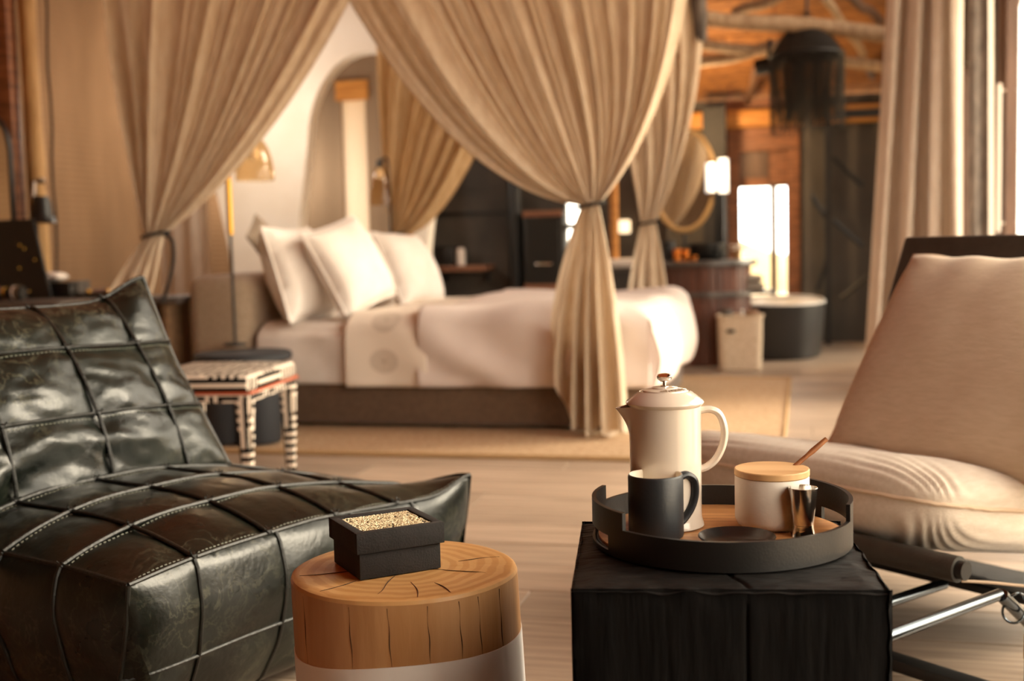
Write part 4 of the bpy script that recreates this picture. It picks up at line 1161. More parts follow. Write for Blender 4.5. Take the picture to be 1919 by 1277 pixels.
# back cushion
BL_, B0, BZ = 1.10, .575, .395
UPV = Vector((0, .215, .425)); BN = Vector((0, -.455, .215)).normalized()
t_seams = [.355, .715]; s_seams = [.13, .335, .56, .80]
def back_pt(s, t, puff=True, side=1):
    a = .775 - BL_ * s
    p = Vector((a, B0 + .02 * s, BZ)) + UPV * t
    pk = math.exp(-(s / .12) ** 2) * max(0, t - .62) / .38
    p += Vector((.0, .0, .06)) * pk * abs(pk) ** .3
    p.x += -.05 * t * math.exp(-(s / .35)) - .02 * t * (1 - s) + .0 * pk
    pk2 = math.exp(-((1 - s) / .12) ** 2) * max(0, t - .62) / .38; p.z += .08 * pk2
    bul = .085 * (max(0, math.sin(PI * s)) ** .5) * (max(0, math.sin(PI * min(1, .04 + t * .96))) ** .55)
    if puff:
        bul += .014 * cellpuff(s, s_seams, 0, 1) * cellpuff(t, t_seams, 0, 1) - .003
        bul += .009 * nz((s * 7, t * 6, 1), 1, 3) + .004 * nz((s * 22, t * 18, 1), 1, 3) + .020 * math.sin(24 * t + 9 * s + 5 * nz((s * 3, t * 3, 0))) * max(0, .55 - t) * math.sin(PI * s)
    if side < 0:
        q = p - BN * (.17 * (max(0, math.sin(PI * s)) ** .35) * (max(0, math.sin(PI * t)) ** .35)); return q
    return p + BN * bul
bm = B(); grid(bm, lambda s, t: back_pt(s, t, 0 < s < 1 and 0 < t < 1), 110, 60); grid(bm, lambda s, t: back_pt(s, t, False, -1), 110, 60)
bmesh.ops.remove_doubles(bm, verts=bm.verts[:], dist=1e-4); bmesh.ops.recalc_face_normals(bm, faces=bm.faces[:])
back = obj('back_cushion', bm, 'leather', lc, angle=80)
for s in s_seams: seam('seam', [back_pt(s, i / N_, False) + BN * .003 for i in range(N_ + 1)], .0050, back)
for t in t_seams: seam('seam', [back_pt(i / 60, t, False) + BN * .003 for i in range(61)], .0042, back)
seam('seam', [back_pt(0, i / N_, False) for i in range(N_ + 1)], .0062, back); seam('seam', [back_pt(i / 60, 1, False) for i in range(61)], .0058, back)
for s in s_seams:
    for t in t_seams + [1.0]: knot(back_pt(s, t, False) + BN * .004, back)
for t in t_seams: knot(back_pt(0, t, False), back)
st_ = B()
for t in t_seams:
    n = 100
    for i in range(n):
        p, q = back_pt((i + .2) / n, t - .02), back_pt((i + .75) / n, t - .02); tube(st_, [p + BN * .0006, q + BN * .0006], .0010, 4)
tag(obj('stitching', st_, 'leather_light', back), kind='stuff')

# ================================================================== STUMP TABLE
SZ = .43
sc_ = at(757, 1063, SZ); SR = .180
sp_ = thing('stump_table', 'round wooden stump side table with its lower half dipped in white paint', 'side table', (sc_.x, sc_.y, 0))
def stump_r(th, z):
    t = z / SZ
    r = SR * (1.0 + .02 * (1 - t)) * (1 + .012 * nz((math.cos(th) * 1.6, math.sin(th) * 1.6, t), 1, 5) + .006 * math.sin(3 * th + 1))
    for (c, w_, d) in cracks:
        dd = math.atan2(math.sin(th - c), math.cos(th - c)); r -= d * math.exp(-(dd / w_) ** 2)
    return r
cracks = [(-1.95, .02, .0006), (-1.62, .02, .0005), (-1.30, .02, .0007), (-1.02, .02, .0005), (-.82, .02, .0006), (-.55, .02, .0007), (-2.5, .02, .0006)]
def zpaint(th): return .320 + .012 * math.sin(th * 1 + 2.2) + .004 * math.sin(3 * th)
def sshift(z): return .016 * (1 - z / SZ)
bm = B(); n = 240
def upper(a, b):
    th = 2 * PI * a; z0 = zpaint(th); z = z0 + (SZ - .008 - z0) * b; r = stump_r(th, z)
    return (r * math.cos(th) + sshift(z), r * math.sin(th), z)
grid(bm, upper, n, 12, cu=True)
obj('wood_trunk', bm, 'stump_wood', sp_)
bm = B()
def topf(a, b):
    th = 2 * PI * a; R = stump_r(th, SZ)
    if b < .12: q = b / .12; r = R - .008 * (1 - math.cos(q * PI / 2)); z = SZ - .008 + .008 * math.sin(q * PI / 2)
    else: r = (R - .008) * (1 - (b - .12) / .88); z = SZ + .0009 * nz((r * 40, th, 0))
    return (r * math.cos(th) + sshift(SZ - .008), r * math.sin(th), z)
grid(bm, topf, n, 18, cu=True); obj('end_grain', bm, 'stump_end', sp_)
bm = B()
for (th, r0, r1) in ((-2.9, .06, .165), (-1.75, .05, .15), (-1.35, .09, .172), (-.35, .05, .14), (-1.05, .11, .17), (.3, .09, .16), (-2.3, .10, .17)):
    pts = [(r * math.cos(th + .018 * math.sin(r * 60)) + sshift(SZ), r * math.sin(th + .018 * math.sin(r * 60)), SZ + .0004) for r in [r0 + (r1 - r0) * i / 8 for i in range(9)]]
    tube(bm, pts, [.0006 * math.sin(PI * (i + .6) / 9) + .0002 for i in range(9)], 5)
tag(obj('drying_cracks', bm, 'crack', sp_), kind='stuff')
bm = B()
for (c, w_, d) in cracks:
    pts = []
    for i in range(14):
        z = zpaint(c) + (SZ - .012 - zpaint(c)) * i / 13; th = c + .004 * math.sin(i * .8 + c * 7); r = stump_r(th, z) + .0002
        pts.append((r * math.cos(th) + sshift(z), r * math.sin(th), z))
    tube(bm, pts, [.0005 + .00035 * math.sin(i * .6 + c) for i in range(14)], 5)
tag(obj('drying_cracks', bm, 'crack', sp_), kind='stuff')
bm = B()
def lower(a, b):
    th = 2 * PI * a; z0 = zpaint(th); z = .004 + (z0 - .004) * b; r = stump_r(th, z) + .0012
    return (r * math.cos(th) + sshift(z), r * math.sin(th), z)
grid(bm, lower, n, 12, cu=True); bmesh.ops.holes_fill(bm, edges=bm.edges[:]); obj('painted_base', bm, 'white_paint', sp_)

# black gift box with beaded lid
z0 = SZ + .0012
FL, FR, BLc = at(675, 1089, z0), at(827, 1065, z0), at(634, 1053, z0)
ex = (FR - FL); wx = ex.length; ex.normalize(); ey = Vector((-ex.y, ex.x, 0)); dep = max(.085, (BLc - FL).dot(ey))
ctr = FL + ex * wx / 2 + ey * dep / 2
gb = thing('gift_box', 'small matt black box with a beaded panel in its lid, on the wooden stump', 'box', (ctr.x, ctr.y, z0), math.atan2(ex.y, ex.x))
obj('box_base', box((0, 0, .024), (wx, dep, .048), bev=.002), 'box_black', gb)
bm = B(); W_, D_ = wx + .010, dep + .010; fw = .014
for (cx, cy, sx_, sy_) in ((0, -D_ / 2 + fw / 2, W_, fw), (0, D_ / 2 - fw / 2, W_, fw), (-W_ / 2 + fw / 2, 0, fw, D_ - 2 * fw), (W_ / 2 - fw / 2, 0, fw, D_ - 2 * fw)):
    addbox(bm, (cx, cy, .058), (sx_ + .0004, sy_, .033), bev=.0012)
addbox(bm, (0, 0, .060), (W_ - 2 * fw + .002, D_ - 2 * fw + .002, .020))
lid = obj('lid', bm, 'box_black', gb)
rng = random.Random(5)
pw_, pd_ = W_ - 2 * fw, D_ - 2 * fw
obj('bead_panel', box((0, 0, .0704), (pw_, pd_, .0012)), 'bead_base', lid, False)
bm = B(); nx, ny = 26, 15
for i in range(nx):
    for j in range(ny):
        if rng.random() < .07: continue
        b2 = bmesh.new(); bmesh.ops.create_icosphere(b2, subdivisions=1, radius=1)
        rot = Matrix.Rotation(rng.uniform(0, PI), 3, 'Z')
        for v in b2.verts: v.co = rot @ Vector((v.co.x * pw_ / nx * .50, v.co.y * pd_ / ny * .37, v.co.z * .0016)) + Vector((pw_ * ((i + .5 + rng.uniform(-.25, .25)) / nx - .5) * .97, pd_ * ((j + .5 + rng.uniform(-.25, .25)) / ny - .5) * .95, .0718))
        join(bm, b2)
tag(obj('straw_beads', bm, 'bead', lid), kind='stuff')

# ================================================================== CHARRED BLOCK, TRAY AND COFFEE THINGS
BZt = .50
P0, P1 = at(1069, 1105, BZt), at(1674, 1108, BZt)
ex = P1 - P0; bw_ = ex.length; ex.normalize(); ey = Vector((-ex.y, ex.x, 0)); bdp = .375
bc = P0 + ex * bw_ / 2 + ey * bdp / 2
cb_ = thing('charred_block', 'charred black timber block used as a side table, under the coffee tray', 'side table', (bc.x, bc.y, 0), math.atan2(ex.y, ex.x))
def blockface(bm, o, ux_, uy_, n1, n2, nrm, amp, sd, kind):
    def f(a, b):
        p = Vector(o) + Vector(ux_) * a + Vector(uy_) * b
        e = min(a, 1 - a, b, 1 - b) ; e = min(1, e * 14)
        if kind == 'side':
            d = amp * (nz((p.x * 34, p.y * 34, p.z * 3.5), 1, sd) + .6 * nz((p.x * 90, p.y * 90, p.z * 8), 1, sd + 2))
            for c0 in (.56, .79, .30): d -= (.004 if c0 == .56 else .0012) * math.exp(-((a - c0 - .008 * math.sin(b * 7 + c0 * 9)) / .0045) ** 2)
        else:
            d = amp * .8 * (nz((p.x * 12, p.y * 60, p.z), 1, sd) + .7 * nz((p.x * 26 + p.y * 30, p.y * 90 - p.x * 20, 0), 1, sd + 3))
            d -= .004 * math.exp(-((p.x - .02 - .02 * math.sin(p.y * 20)) / .003) ** 2)
        # worn, slightly chipped edges
        return p + Vector(nrm) * (d * e - .004 * (1 - e) * (1 + nz(p * 30, 1, 5)))
    grid(bm, f, n1, n2)
hx, hy = bw_ / 2, bdp / 2
bm = B()
blockface(bm, (-hx, -hy, .003), (2 * hx, 0, 0), (0, 0, BZt - .003), 130, 60, (0, -1, 0), .0011, 1, 'side')
blockface(bm, (hx, -hy, .003), (0, 2 * hy, 0), (0, 0, BZt - .003), 90, 60, (1, 0, 0), .0011, 2, 'side')
blockface(bm, (hx, hy, .003), (-2 * hx, 0, 0), (0, 0, BZt - .003), 60, 20, (0, 1, 0), .0020, 3, 'side')
blockface(bm, (-hx, hy, .003), (0, -2 * hy, 0), (0, 0, BZt - .003), 60, 20, (-1, 0, 0), .0020, 4, 'side')
bmesh.ops.remove_doubles(bm, verts=bm.verts[:], dist=.0022)
obj('charred_sides', bm, 'charred', cb_, angle=60)
bm = B(); blockface(bm, (-hx, -hy, BZt), (2 * hx, 0, 0), (0, 2 * hy, 0), 160, 130, (0, 0, 1), .0022, 6, 'top')
obj('end_grain', bm, 'charred_end', cb_, angle=60)

TZ = BZt + .003
tc_ = Vector((.300, 1.712, TZ)); TR = .188
ty = thing('round_tray', 'round black tray with raised cut-out handles and a wooden inlay, on the charred block', 'tray', tc_, math.radians(-8))
bm = B(); HW = .041
for (t0, t1) in ((43, 160), (223, 340)): arcbar(bm, TR - .006, TR, 0, HW, t0, t1, 60)
for (t0, t1, s0, s1) in ((160, 223, 172, 212), (340, 403, 351, 391)):
    arcbar(bm, TR - .006, TR, HW - .014, HW + .024, t0, t1, 36)
    arcbar(bm, TR - .006, TR, 0, HW - .014, t0, s0, 10); arcbar(bm, TR - .006, TR, 0, HW - .014, s1, t1, 10)
    arcbar(bm, TR - .006, TR, 0, .006, s0, s1, 20)
bmesh.ops.remove_doubles(bm, verts=bm.verts[:], dist=1e-5)
o = obj('rim', bm, 'tray_black', ty); m_ = o.modifiers.new('b', 'BEVEL'); m_.width = .0016; m_.segments = 2; m_.limit_method = 'ANGLE'
bm = B(); lathe(bm, [(0, 0), (TR - .004, 0), (TR - .004, .006), (0, .006)], 72); obj('tray_bottom', bm, 'tray_black', ty)
bm = B(); lathe(bm, [(0, .0062), (TR - .009, .0062), (TR - .009, .0098), (TR - .011, .0105), (0, .0105)], 72); obj('wood_inlay', bm, 'tray_wood', ty)
IZ = TZ + .0108

# french press
pc = at(1249, 984, IZ); PR = .0530
Dp_ = pc.y
zr = aty(1248, 757, Dp_).z - IZ; zk = aty(1243, 700, Dp_).z - IZ
fp = thing('french_press', 'tall cream glazed coffee press with domed lid and chrome knob on the tray', 'coffee press', (pc.x, pc.y, IZ), math.radians(2))
bm = B()
def pressf(sc_in):
    def f(a, b):
        th = 2 * PI * a; z = .002 + (zr - .002) * b
        r = PR + .0035 * math.exp(-((b) / .045) ** 2) + .0008 * b
        if sc_in: r -= .004; z = .006 + (zr - .006) * b
        dd = math.atan2(math.sin(th - PI), math.cos(th - PI))
        up = max(0, (b - .74) / .26)
        r += .021 * up ** 1.7 * math.exp(-(dd / (.22 + .16 * (1 - up))) ** 2)
        z += .004 * up * math.exp(-(dd / .3) ** 2) * (-1)
        return (r * math.cos(th), r * math.sin(th), z)
    return f
o1 = grid(bm, pressf(False), 96, 40, cu=True); i1 = grid(bm, pressf(True), 96, 40, cu=True)
for k in range(96):
    k2 = (k + 1) % 96
    bm.faces.new((o1[k][-1], o1[k2][-1], i1[k2][-1], i1[k][-1]))
for ring in (o1, i1): bm.faces.new([r[0] for r in ring])
bmesh.ops.recalc_face_normals(bm, faces=bm.faces[:]); obj('body', bm, 'cream_glaze', fp)
hy_ = [(PR - .003, 0, zr - .012), (PR + .014, 0, zr - .010), (PR + .029, 0, zr - .018), (PR + .0365, 0, zr - .040), (PR + .034, 0, zr - .064), (PR + .024, 0, zr - .085), (PR + .010, 0, zr - .097), (PR - .003, 0, zr - .101)]
bm = B(); tube(bm, smoothpts(hy_, 6), .0066, 12, flat=(1.25, .85)); obj('handle', bm, 'cream_glaze', fp)
LR = .0585
lidp = [(LR - .006, zr - .004), (LR - .001, zr + .0005), (LR, zr + .003), (LR - .0015, zr + .0055), (LR - .010, zr + .012), (.041, zr + .0175), (.0375, zr + .0195), (.036, zr + .0188), (.034, zr + .0192), (.033, zr + .0214), (.031, zr + .0216), (.020, zr + .0238), (.0192, zr + .0250), (.012, zr + .0262), (0, zr + .0265)]
bm = B(); lathe(bm, [(0, zr - .004)] + lidp, 72); ld = obj('lid', bm, 'cream_glaze', fp)
# raised lettering around the lid
def ring_text(s, r, z, a0, step, size, slope):
    bm_ = B(); ang = a0
    for ch in s:
        if ch == ' ': ang += step * .7; continue
        cu = bpy.data.curves.new('letters', 'FONT'); cu.body = ch; cu.size = size; cu.align_x = 'CENTER'; cu.extrude = .0006; cu.resolution_u = 2
        to = bpy.data.objects.new('letters', cu); COL.objects.link(to); bpy.context.view_layer.update()
        me = bpy.data.meshes.new_from_object(to.evaluated_get(bpy.context.evaluated_depsgraph_get()))
        bpy.data.objects.remove(to); bpy.data.curves.remove(cu)
        b2 = bmesh.new(); b2.from_mesh(me); bpy.data.meshes.remove(me)
        t = math.radians(ang)
        # local x runs along the ring, local y points to the axis, tilted with the lid
        X_ = Vector((-math.sin(t), math.cos(t), 0)); Yr = Vector((-math.cos(t), -math.sin(t), 0)); Y_ = (Yr + Vector((0, 0, slope))).normalized(); Z_ = X_.cross(Y_)
        org = Vector((r * math.cos(t), r * math.sin(t), z))
        for v in b2.verts: c = v.co.copy(); v.co = org + X_ * c.x * 1.15 + Y_ * c.y + Z_ * (c.z + .0004)
        join(bm_, b2); ang += step
    return bm_
obj('lettering', ring_text('LE CREUSET', .0318, zr + .0215, -106, 9.6, .0112, .17), 'letter_shadow', ld)
bm = B(); lathe(bm, [(0, zr + .0255), (.0062, zr + .0262), (.0062, zr + .0272), (.0028, zr + .0285), (.0026, zk - .013), (.006, zk - .0125), (.0108, zk - .0085), (.0118, zk - .0045), (.0092, zk - .0012), (.004, zk), (0, zk)], 32); obj('knob', bm, 'chrome', fp)

# black mug
mc = at(1230, 1006, IZ); MR = 53.5 / FPX * (mc.y - .03) * .995
MR = .0398
mh = aty(1230, 888, mc.y).z - IZ
mg = thing('black_mug', 'matt black mug with a cream inside, standing on the left of the tray', 'mug', (mc.x, mc.y, IZ), math.radians(25))
bm = B(); lathe(bm, [(0, .0015), (MR - .004, .0), (MR - .001, .002), (MR, .006), (MR, mh - .003), (MR - .001, mh - .0008), (MR - .002, mh)], 64); obj('body', bm, 'mug_black', mg)
bm = B(); lathe(bm, [(MR - .002, mh), (MR - .0035, mh - .001), (MR - .004, mh - .004), (MR - .0045, .008), (0, .006)], 64); obj('inside', bm, 'cream_inside', mg)
hp = [(MR - .002, 0, mh - .010), (MR + .012, 0, mh - .007), (MR + .025, 0, mh - .016), (MR + .027, 0, mh - .036), (MR + .020, 0, mh - .056), (MR + .008, 0, mh - .071), (MR - .002, 0, mh - .078)]
bm = B(); tube(bm, smoothpts(hp, 6), .0074, 12, flat=(1.2, .8)); obj('handle', bm, 'mug_black', mg)

# sugar pot
sc2 = at(1447, 985, IZ); sh0 = aty(1447, 905, sc2.y - .055).z - IZ; sh1 = sh0 + .0105; SRr = .0545
sg = thing('sugar_pot', 'speckled off-white stoneware sugar pot with a flat wooden lid', 'pot', (sc2.x, sc2.y, IZ), math.radians(-10))
bm = B(); lathe(bm, [(0, .001), (SRr - .012, 0), (SRr - .004, .004), (SRr, .013), (SRr, sh0 - .002), (SRr - .001, sh0), (SRr - .004, sh0), (SRr - .005, .01), (0, .008)], 64); obj('body', bm, 'pot_white', sg)
bm = B(); NS = 72; pr = []
nt_ = math.radians(38)
for k in range(NS):
    t = 2 * PI * k / NS; r = SRr + .0004; dd = abs(math.atan2(math.sin(t - nt_), math.cos(t - nt_)))
    if dd < .12: r -= .012
    pr.append(Vector((r * math.cos(t), r * math.sin(t), sh0 + .0003)))
extrude_poly(bm, pr, (0, 0, sh1 - sh0)); o = obj('lid', bm, 'lid_wood', sg)
m_ = o.modifiers.new('b', 'BEVEL'); m_.width = .0015; m_.segments = 2; m_.limit_method = 'ANGLE'
# spoon leaning out of the notch
s0 = Vector((sc2.x, sc2.y, IZ)) + Vector((.037 * math.cos(nt_ - .17), .037 * math.sin(nt_ - .17), sh0 + .004)); s1 = aty(1549, 823, s0.y + .01)
d = (s1 - s0); s_in = s0 - d.normalized() * .045
spn = thing('wooden_spoon', 'small reddish wooden spoon standing up through the lid of the sugar pot', 'spoon', s0)
bm = B(); pts = [s_in.lerp(s1, i / 12) - s0 for i in range(13)]; tube(bm, pts, [.0024 + .0012 * math.sin(PI * i / 12) + (.0012 if i > 8 else 0) for i in range(13)], 10); bmesh.ops.remove_doubles(bm, verts=bm.verts[:], dist=1e-6); obj('handle', bm, 'spoon_wood', spn)
bm = B(); bmesh.ops.create_uvsphere(bm, u_segments=12, v_segments=8, radius=1)
for v in bm.verts: v.co = Vector((v.co.x * .008, v.co.y * .008, v.co.z * .004)) + (s_in - s0)
obj('bowl', bm, 'spoon_wood', spn)

# steel jigger
jc = at(1505, 1004, IZ); jz = lambda y: aty(1505, y, jc.y).z - IZ
JR = .0208; jt = aty(1506, 914, jc.y).z - IZ
jg = thing('steel_jigger', 'brushed steel double measuring jigger standing in front of the sugar pot', 'jigger', (jc.x, jc.y, IZ))
wz = jt * .22
bm = B(); lathe(bm, [(.0178, 0), (.0146, wz), (.0148, wz + .001), (JR, jt), (JR - .0008, jt + .0004), (JR - .0014, jt), (.0136, wz + .003), (0, wz + .002)], 48); obj('upper_cup', bm, 'steel', jg)
bm = B(); lathe(bm, [(.0180, .0002), (.0147, wz - .001), (.0150, wz), (.0148, wz + .001)], 48); lathe(bm, [(.0174, .0002), (.0165, .0002), (.0122, wz - .002), (0, wz - .002)], 48); obj('lower_cup', bm, 'chrome', jg)

# little black dish
dc_ = at(1381, 1027, IZ)
ds = thing('black_dish', 'small shallow black dish lying at the front of the tray', 'dish', (dc_.x, dc_.y, IZ))
bm = B(); lathe(bm, [(0, 0), (.030, 0), (.046, .008), (.0535, .0165), (.0530, .0178), (.0515, .0172), (.043, .009), (.028, .004), (0, .0032)], 56); obj('bowl', bm, 'dish_black', ds)

# ================================================================== LINEN CHAIR
LO = Vector((.881, 2.395, 0)); LANG = math.atan2(.81, -.59)
ch = thing('linen_chair', 'low sling lounge chair with beige linen cushions on a dark tube frame', 'armchair', LO, LANG)
SW, SDp = .86, .64
def seat_pt(th, ph):
    """boxy feather cushion; the seam runs round it at ph = 0"""
    c, s_ = math.cos(th), math.sin(th); n_ = 5.5
    ox, oy = math.copysign(abs(c) ** (2 / n_), c), math.copysign(abs(s_) ** (2 / n_), s_)
    r = max(0., math.cos(ph)) ** .36
    crn = math.exp(-((abs(ox) - 1) ** 2 + (abs(oy) - 1) ** 2) * 22)
    flat = math.exp(-(ph / .28) ** 2)
    r *= 1 + .030 * crn * flat - .012 * (1 - crn) * math.exp(-(ph / .10) ** 2)
    x, y = SW / 2 * r * ox, SDp / 2 * r * oy
    sp_h = math.sin(ph)
    z = (.088 * sp_h ** .75) if ph >= 0 else (-.118 * (-sp_h) ** .62)
    if ph > 0: z += .022 * nz((x * 3.2, y * 3.2, 0), 1, 6) * sp_h + .006 * nz((x * 9, y * 9, 0), 1, 2) * sp_h
    # gathers fanning out of the corners
    ncx = math.hypot(abs(x) / (SW / 2) - 1, abs(y) / (SDp / 2) - 1)
    ang = math.atan2(abs(y) / (SDp / 2) - 1, abs(x) / (SW / 2) - 1)
    dz = .007 * math.sin(26 * ang + 14 * ph) * math.exp(-ncx * 3.2) * min(1, abs(ph) * 3)
    x *= 1 + dz * 1.2; y *= 1 + dz * 1.5; z += dz * (1 if ph > 0 else -1)
    z -= .19 * (SDp / 2 - y)
    return M4 @ Vector((x, y, z))
M4 = Matrix.Translation((SW / 2 - .03, -SDp / 2 + .035, .392))
bm = B(); rows = grid(bm, lambda a, b: seat_pt(2 * PI * a, -PI / 2 * .999 + PI * .999 * b), 220, 60, cu=True)
bmesh.ops.remove_doubles(bm, verts=bm.verts[:], dist=1e-4); bmesh.ops.recalc_face_normals(bm, faces=bm.faces[:])
sco = obj('seat_cushion', bm, 'linen_chair', ch, angle=80)
bm = B(); tube(bm, [seat_pt(2 * PI * k / 160, 0) + Vector((0, 0, .0025 * nz((k * .31, 0, 0)))) for k in range(160)], .0055, 8, True, flat=(1.5, .9)); obj('piping', bm, 'linen_piping', sco)
bm = B(); BWc, BHc = .89, .60
pillow(bm, BWc, BHc, .20, .03, .34, 40, .007, 9)
for v in bm.verts:
    s = v.co.x / (BWc / 2); q = v.co.y / (BHc / 2)
    v.co.y -= .02 * (1 - s * s) * max(0, q)      # sagging top edge
    v.co.z += .006 * math.sin(17 * s) * max(0, q) ** 3
    v.co.x *= 1 - .06 * max(0, q) + .03 * max(0, -q)
bx_c = Vector((.085, -.445, .638)); lean = math.atan2(.30, .47)
# local x stays, local y -> up and back, local z -> front
R = Matrix.Rotation(PI / 2 - 0, 4, 'X')
R = Matrix.Rotation(-lean, 4, 'X') @ Matrix.Rotation(PI / 2, 4, 'X') @ Matrix.Rotation(PI, 4, 'Y')
# make sure the top leans to -y
T = Matrix(((1, 0, 0), (0, -math.sin(lean), math.cos(lean)), (0, math.cos(lean), math.sin(lean)))).to_4x4()
bmesh.ops.transform(bm, matrix=Matrix.Translation(bx_c) @ T, verts=bm.verts[:]); bmesh.ops.recalc_face_normals(bm, faces=bm.faces[:])
bco = obj('back_cushion', bm, 'linen_back', ch, angle=80)
bm = B(); pe = []
for p in pillow_edge(BWc, BHc, .03, 40):
    p = Vector(p); s = p.x / (BWc / 2); q = p.y / (BHc / 2)
    p.y -= .02 * (1 - s * s) * max(0, q); p.z += .006 * math.sin(17 * s) * max(0, q) ** 3; p.x *= 1 - .06 * max(0, q) + .03 * max(0, -q)
    pe.append(Matrix.Translation(bx_c) @ T @ p)
tube(bm, pe, .0042, 8, True); obj('piping', bm, 'linen_piping', bco)
# sling: seat sheet, front rail wrap, back slab
bm = B(); grid(bm, lambda a, b: (-.06 + .92 * a, .03 - .66 * b, .258 - .03 * math.sin(PI * b) - .17 * b), 4, 16)
bmesh.ops.solidify(bm, geom=bm.faces[:], thickness=.006); obj('sling_seat', bm, 'sling', ch)
bm = B(); tube(bm, [(-.055, .032, .268), (.86, .032, .268)], .027, 20); obj('sling_front', bm, 'sling', ch)
bm = B(); tube(bm, [(-.072, .032, .268), (.88, .032, .268)], .019, 20); obj('front_rail', bm, 'black_steel', ch)
bm = box((0, 0, 0), (.84, .035, .59), bev=.012, seg=3, rot=Matrix.Rotation(math.atan2(.24, .525), 3, 'X')); bmesh.ops.translate(bm, vec=(.215, -.645, .665), verts=bm.verts[:]); obj('sling_back', bm, 'sling', ch)
bm = B(); tube(bm, [(-.16, .06, .246), (-.175, .60, .244)], .0115, 14); obj('side_tube', bm, 'tube_dark', ch)
bm = B(); tube(bm, [(.04, -.06, .20), (.04, .46, .195)], .0115, 14); obj('side_tube', bm, 'tube_dark', ch)
bm = B(); addbox(bm, (.26, -.26, .150), (.95, .07, .022), bev=.006); obj('rear_bar', bm, 'black_steel', ch)
bm = B(); addbox(bm, (.30, .03, .035), (.95, .05, .028), bev=.006); obj('floor_bar', bm, 'black_steel', ch)
bm = B(); tube(bm, [(-.165, .06, .246), (-.16, -.24, .02)], .013, 12); obj('leg', bm, 'tube_dark', ch)
bm = B(); tube(bm, [(.87, .03, .262), (.87, -.33, .02)], .013, 12); obj('leg', bm, 'tube_dark', ch)
bm = B(); tube(bm, [(-.03, -.50, .25), (-.03, -.74, .62)], .013, 12); obj('leg', bm, 'tube_dark', ch)
bm = B(); tube(bm, [(.70, -.50, .25), (.66, -.74, .62)], .013, 12); obj('leg', bm, 'tube_dark', ch)
bm = B(); pts = smoothpts([(-.06, .03, .245), (-.10, -.01, .243), (-.14, -.05, .238), (-.2, -.10, .236)], 6); tube(bm, pts, .003, 6); obj('lacing', bm, 'linen_piping', ch)
cp = at(1902, 1140, .215)
bm = B(); tube(bm, [(.022 * math.cos(2 * PI * k / 24), .004 * math.sin(4 * PI * k / 24), .030 * math.sin(2 * PI * k / 24)) for k in range(24)], .0026, 8, True)
for v in bm.verts: v.co = Matrix.Rotation(.3, 3, 'Y') @ v.co
o = obj('snap_ring', bm, 'tube_dark', ch)
o.location = Matrix.Rotation(-LANG, 3, 'Z') @ (Vector((cp.x, cp.y, cp.z)) - LO); o.rotation_euler = (0, 0, -LANG)
cz = Vector((.945, 1.985, 0))
cn = thing('canister', 'white-topped dark canister cut off at the lower right edge of the photo', 'canister', cz)
bm = B(); lathe(bm, [(0, 0), (.066, 0), (.070, .004), (.070, .205), (0, .205)], 40); obj('body', bm, 'black_steel', cn)
bm = B(); lathe(bm, [(0, .2), (.0712, .2), (.0712, .240), (.067, .246), (0, .248)], 40); obj('lid', bm, 'cream_inside', cn)

# ================================================================== BATHROOM THINGS
vc = Vector((1.50, 9.10, 0)); vr = .335; vz = .79
va = thing('vanity', 'barrel-shaped reddish wood washstand with a dark round counter', 'vanity', vc)
bm = B(); lathe(bm, [(0, .01), (vr - .02, .01), (vr - .02, vz - .04), (0, vz - .04)], 48); obj('carcass', bm, 'frame_wood', va)
pr_ = None
for k in range(40):
    t = 2 * PI * k / 40
    if pr_ is None:
        pr_ = obj('stave', box((0, 0, (vz - .04) / 2 + .002), (2 * PI * vr / 40 - .003, .022, vz - .05), bev=.004, seg=1), 'vanity_wood', va, False); s_ = pr_
    else: s_ = pr_.copy(); COL.objects.link(s_)
    s_.location = (vr * math.cos(t) * .985, vr * math.sin(t) * .985, 0); s_.rotation_euler = (0, 0, t + PI / 2)
bm = B(); lathe(bm, [(0, vz - .04), (vr + .05, vz - .04), (vr + .055, vz - .035), (vr + .055, vz - .006), (vr + .05, vz), (0, vz)], 56); obj('counter', bm, 'counter', va)
bm = B(); arcbar(bm, vr - .02, vr + .045, .525, .555, 160, 380, 50); addbox(bm, (vr + .06, -.02, .54), (.22, .34, .03), bev=.004); obj('lower_shelf', bm, 'counter', va)
q = aty(1391, 480, 8.98); obj('leg', box((q.x - vc.x, q.y - vc.y, vz / 2 - .02), (.022, .022, vz - .04)), 'black_steel', va, False)
for nm, y0, y1, x0, x1 in (('folded', 512, 526, 1345, 1426), ('folded', 527, 541, 1338, 1430)):
    zt_ = aty(1385, y0, 8.95).z; zb_ = aty(1385, y1, 8.95).z
    a, b = aty(x0, y0, 8.98), aty(x1, y0, 8.98)
    low = nm and y0 > 520
    z_a = .5555 if low else .6155
    bm = box((0, 0, .029), (b.x - a.x, .24, .057), bev=.022, seg=3)
    tag(obj('folded_towel', bm, 'towel', loc=((a.x + b.x) / 2, 9.02, z_a)), ('lower' if low else 'upper') + ' folded grey towel on the shelf beside the barrel washstand', 'towel', None)
def topthing(name, label, cat, px_, D, prof, m, seg=24, sx=1., z=vz + .0008):
    P = aty(px_, 470, D); bm = B(); lathe(bm, prof, seg, sx=sx)
    return tag(obj(name, bm, m, loc=(P.x, P.y, z)), label, cat)
topthing('wash_basin', 'black round basin on the washstand counter below the mirror', 'basin', 1325, 9.18, [(0, 0), (.11, 0), (.15, .05), (.155, .13), (.148, .13), (.14, .05), (.10, .012), (0, .01)], 'black_steel', 36)
topthing('copper_cup', 'left copper cup glowing beside the black basin', 'cup', 1268, 8.95, [(0, 0), (.026, 0), (.034, .09), (.032, .09), (.024, .006), (0, .006)], 'copper')
